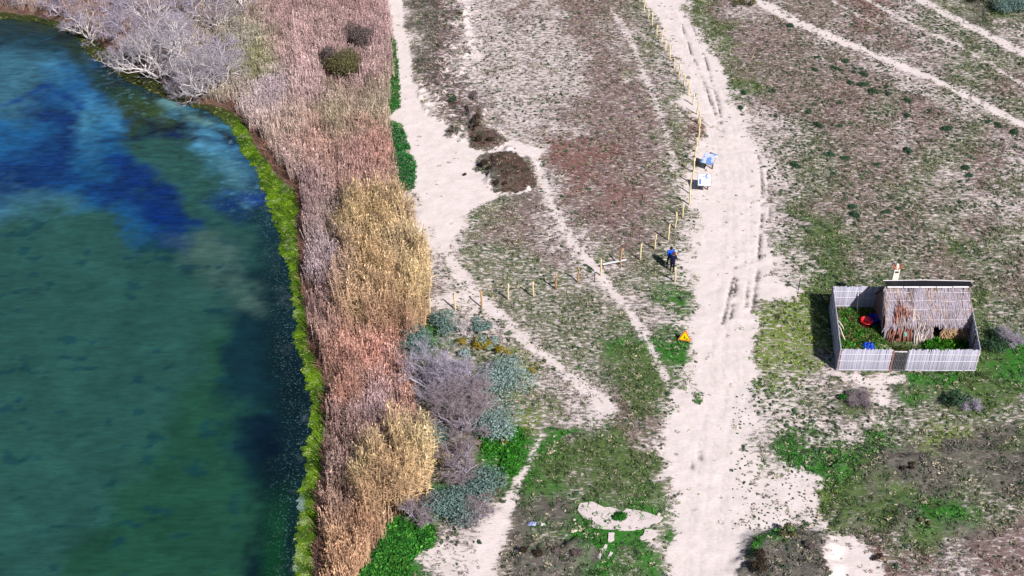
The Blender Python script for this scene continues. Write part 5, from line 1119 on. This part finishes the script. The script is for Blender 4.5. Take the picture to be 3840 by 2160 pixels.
# weeds of the yard, uncountable
def weeds(name, poly, n_, cols, h, label, seed):
    r2 = np.random.default_rng(seed); w = [G(*p) if len(p) == 2 else p[:2] for p in poly]; xs_ = [p[0] for p in w]; ys_ = [p[1] for p in w]
    x = r2.uniform(min(xs_), max(xs_), n_*3); y = r2.uniform(min(ys_), max(ys_), n_*3); ok = inpoly(x, y, w) & (fbm(x, y, .9, seed, 3) > -.35)
    for cx_, cy_ in ((738, 782), (838, 755)): q_ = pt(cx_, cy_); ok &= np.hypot(x-q_[0], (y-q_[1]+.25)*.8) > .52
    x = x[ok][:n_]; y = y[ok][:n_]; k = len(x)
    z = np.array([zat(a, b_) for a, b_ in zip(x, y)]); tc = (np.array([lin(c) for c in cols])/KEXP)[r2.integers(0, len(cols), k)]*r2.uniform(.6, 1.5, k)[:, None]; hb = fbm(x, y, .8, seed+5, 3)*.5+.8
    gn_scatter(name, np.stack([x, y, z], 1), np.stack([r2.normal(0, .25, k), r2.normal(0, .25, k), r2.uniform(0, 6.28, k)], 1), np.stack([r2.uniform(.8, 1.6, k)]*2+[h*hb*r2.uniform(.6, 1.4, k)], 1), tc, r2.integers(0, 4, k), tufts, label, 'weeds')
weeds('yard_weeds', [(22.6, 67.7, 0), (26.4, 67.7, 0), (26.3, 71.2, 0), (26.3, 74.2, 0), (23.4, 74.3, 0)], 1700, [(76, 120, 44), (60, 140, 40), (96, 120, 60), (116, 104, 66)], .30, 'weeds filling the left half of the yard', 801)
weeds('yard_weeds', [(28.6, 67.7, 0), (31.5, 67.6, 0), (31.9, 70.4, 0), (29.3, 70.3, 0)], 900, [(50, 130, 20), (80, 140, 30), (60, 110, 30)], .5, 'tall bright green weeds between the hut door and front fence', 802)
weeds('yard_weeds', [(26.4, 67.7, 0), (28.6, 67.7, 0), (28.8, 69.8, 0), (26.4, 69.9, 0)], 350, [(60, 96, 34), (70, 80, 40), (100, 88, 56)], .3, 'dark weeds in front of the leaning branches', 803)
weeds('bright_weeds', [(1225, 1095), (1300, 1082), (1318, 1110), (1290, 1150), (1297, 1192), (1268, 1195), (1238, 1160), (1212, 1125)], 1500, [(58, 134, 38), (74, 146, 44), (48, 108, 38)], .4, 'lush bright green weeds between the oleasters and the footpath', 804)
weeds('bright_weeds', [(905, 1470), (950, 1380), (1000, 1298), (1030, 1290), (1088, 1330), (1085, 1372), (1035, 1400), (1010, 1470)], 2200, [(52, 126, 40), (44, 108, 38), (78, 140, 50)], .35, 'lush bright green weeds at the foot of the lowest reeds', 805)
weeds('bright_weeds', [(986, 316), (1010, 335), (1030, 380), (1042, 420), (1036, 478), (1004, 488), (992, 440)], 1300, [(44, 118, 48), (38, 96, 44), (96, 124, 92)], .4, 'dark green weeds between the reeds and the sand clearing', 806)
weeds('bright_weeds', [(979, 90), (992, 100), (1002, 200), (1003, 270), (980, 290), (980, 200)], 700, [(60, 120, 50), (40, 110, 40), (100, 120, 80)], .3, 'green weeds between the upper reeds and the white path', 807)
# ------------------------------------------------------------------ the two people
M_skin = mat('skin', C(206, 156, 132), .05, .6); M_hair = mat('black_hair', C(26, 22, 22), .2, .6); M_blue = mat('bright_blue_jacket', C(16, 96, 235), .15, .6, nscale=14); M_navy = mat('navy_coat', C(22, 26, 62), .2, .7, nscale=14)
M_trs = mat('black_trousers', C(24, 24, 34), .15, .8); M_shoe = mat('dark_shoe', C(40, 36, 36), .1, .6); M_hairr = mat('auburn_hair', C(110, 60, 44), .2, .6)
def person(px, py, rz, jacket, hair, label, h=1.68, lean_=0.0, arms='forward', step=.1, hairlen=.0):
    x0, y0 = P3(px, py); t = empty('person', (x0, y0, zat(x0, y0)), label, 'person', rz=rz); t.scale = (1.1, 1.1, 1.04); V = []; E_ = []; Rr = []
    def add(p, r, par=None):
        V.append(Vector(p)); Rr.append(r)
        if par is not None: E_.append((par, len(V)-1))
        return len(V)-1
    k = h/1.7; f = -1  # faces -y
    pelvis = add((0, 0, .95*k), .17); sp1 = add((0, f*lean_*.25, 1.12*k), .175, pelvis); chest = add((0, f*lean_*.6, 1.32*k), .20, sp1); neck = add((0, f*lean_*.85, 1.46*k), .062, chest)
    head0 = add((0, f*(lean_+.02), 1.54*k), .078, neck); head1 = add((0, f*(lean_+.03), 1.63*k), .092, head0)
    for s_ in (-1, 1):
        hp = add((s_*.10, 0, .90*k), .105, pelvis); kn = add((s_*.12, f*(.02+step*s_), .50*k), .068, hp); an_ = add((s_*.13, -f*.02+f*step*s_*1.2, .10*k), .046, kn); to = add((s_*.15, f*.16+f*step*s_*1.2, .045), .036, an_)
        sh = add((s_*.19*k, f*lean_*.65, 1.39*k), .088, chest)
        if arms == 'forward': el = add((s_*.25, f*(lean_*.6+.10), 1.12*k), .052, sh); wr = add((s_*.12, f*(lean_*.6+.34), 1.14*k), .032, el); dr = Vector((-s_*.25, f*.9, 0)).normalized()
        else: el = add((s_*.28, f*(lean_*.6+.02), 1.11*k), .055, sh); wr = add((s_*.20, f*(lean_*.6+.24), .98*k), .033, el); dr = Vector((-s_*.4, f*.8, -.2)).normalized()
        pw = V[wr]; pa = add(pw+dr*.06, .030, wr); sd = dr.cross(Vector((0, 0, 1))).normalized()
        for j, (ofs, ln_) in enumerate(((-.03, .060), (-.01, .070), (.01, .066), (.03, .052))):
            a_ = add(V[pa]+sd*ofs+dr*.035, .0095, pa); add(V[a_]+dr*ln_*.8+Vector((0, 0, -.02)), .008, a_)
        th_ = add(V[wr]+sd*(-s_*f)*.04+dr*.03, .011, wr); add(V[th_]+dr*.045+sd*(-s_*f)*.015, .009, th_)
    me = bpy.data.meshes.new('body'); me.from_pydata([tuple(v) for v in V], E_, []); o = link('body', me, t)
    md = o.modifiers.new('skin', 'SKIN'); md.use_smooth_shade = True
    for i, sv in enumerate(me.skin_vertices[0].data): sv.radius = (Rr[i]*(1.12 if i in (0, 1, 2) else 1), Rr[i]*(.78 if i in (0, 1, 2) else 1)); sv.use_root = (i == 0)
    o.modifiers.new('subd', 'SUBSURF').levels = 1; bpy.context.view_layer.update()
    ev = o.evaluated_get(bpy.context.evaluated_depsgraph_get()); nm = bpy.data.meshes.new_from_object(ev); o.modifiers.clear(); o.data = nm; nm.materials.clear()
    for m in (M_skin, jacket, M_trs, M_shoe): nm.materials.append(m)
    wrs = [V[i] for i in range(len(V)) if abs(Rr[i]-.032) < .0006 or abs(Rr[i]-.033) < .0006]
    for p in nm.polygons:
        c = p.center; hand = min((c-w).length for w in wrs); fw = c.y*f
        p.material_index = 0 if (c.z > 1.475*k or (hand < .15 and fw > 0 and all((c-w).dot((w-Vector((0, 0, w.z)))) > -.01 for w in [min(wrs, key=lambda q: (c-q).length)]))) else 3 if c.z < .10 else 2 if c.z < .84*k and hand > .2 else 1
        p.use_smooth = True
    hd = V[head1]; mb = MB(); mb.lathe([(.0, .125), (.05, .118), (.09, .085), (.108, .03), (.108, -.03), (.098, -.07-hairlen)], tuple(hd+Vector((0, -f*.018, .0))), 14, sy=1.08)
    hm = mb.build('hair', hair, t, True)
    mb = MB(); mb.tube([hd+Vector((0, f*.088, .015)), hd+Vector((0, f*.118, -.02)), hd+Vector((0, f*.09, -.03))], [.008, .016, .01], 6); mb.build('nose', M_skin, t)
    for s_ in (-1, 1):
        mb = MB(); mb.lathe([(0, .011), (.012, 0), (0, -.011)], tuple(hd+Vector((s_*.035, f*.094, .012))), 6); mb.build('eye', M_hair, t)
        mb = MB(); mb.lathe([(0, .03), (.014, .01), (.012, -.02), (0, -.03)], tuple(hd+Vector((s_*.102, 0, -.005))), 6); mb.build('ear', M_skin, t)
    mb = MB(); mb.box(hd+Vector((0, f*.096, -.055)), (.05, .012, .010)); mb.build('mouth', mat('lips', C(150, 80, 76), .05, .6), t)
    return t, V, Rr
pa_, V_, _ = person(2510, 998, .25, M_blue, M_hair, 'person with black hair in a bright blue jacket, standing behind the other', 1.70, .08, 'forward')
pb_, V2_, _ = person(2519, 1020, math.pi-.45, M_navy, M_hairr, 'person in a dark navy coat seen from behind, facing the one in blue', 1.66, .14, 'low', .08, .06)
# what they carry
x0, y0 = pa_.location.x, pa_.location.y; mb = MB(); mb.box((0, 0, 0), (.30, .22, .012)); o = mb.build('folded_map', M_wht, None); o.location = (x0+.10, y0-.42, zat(x0, y0)+1.16); o.rotation_euler = (.35, 0, .25); tag(o, 'small white folded map held by the person in blue', 'map')
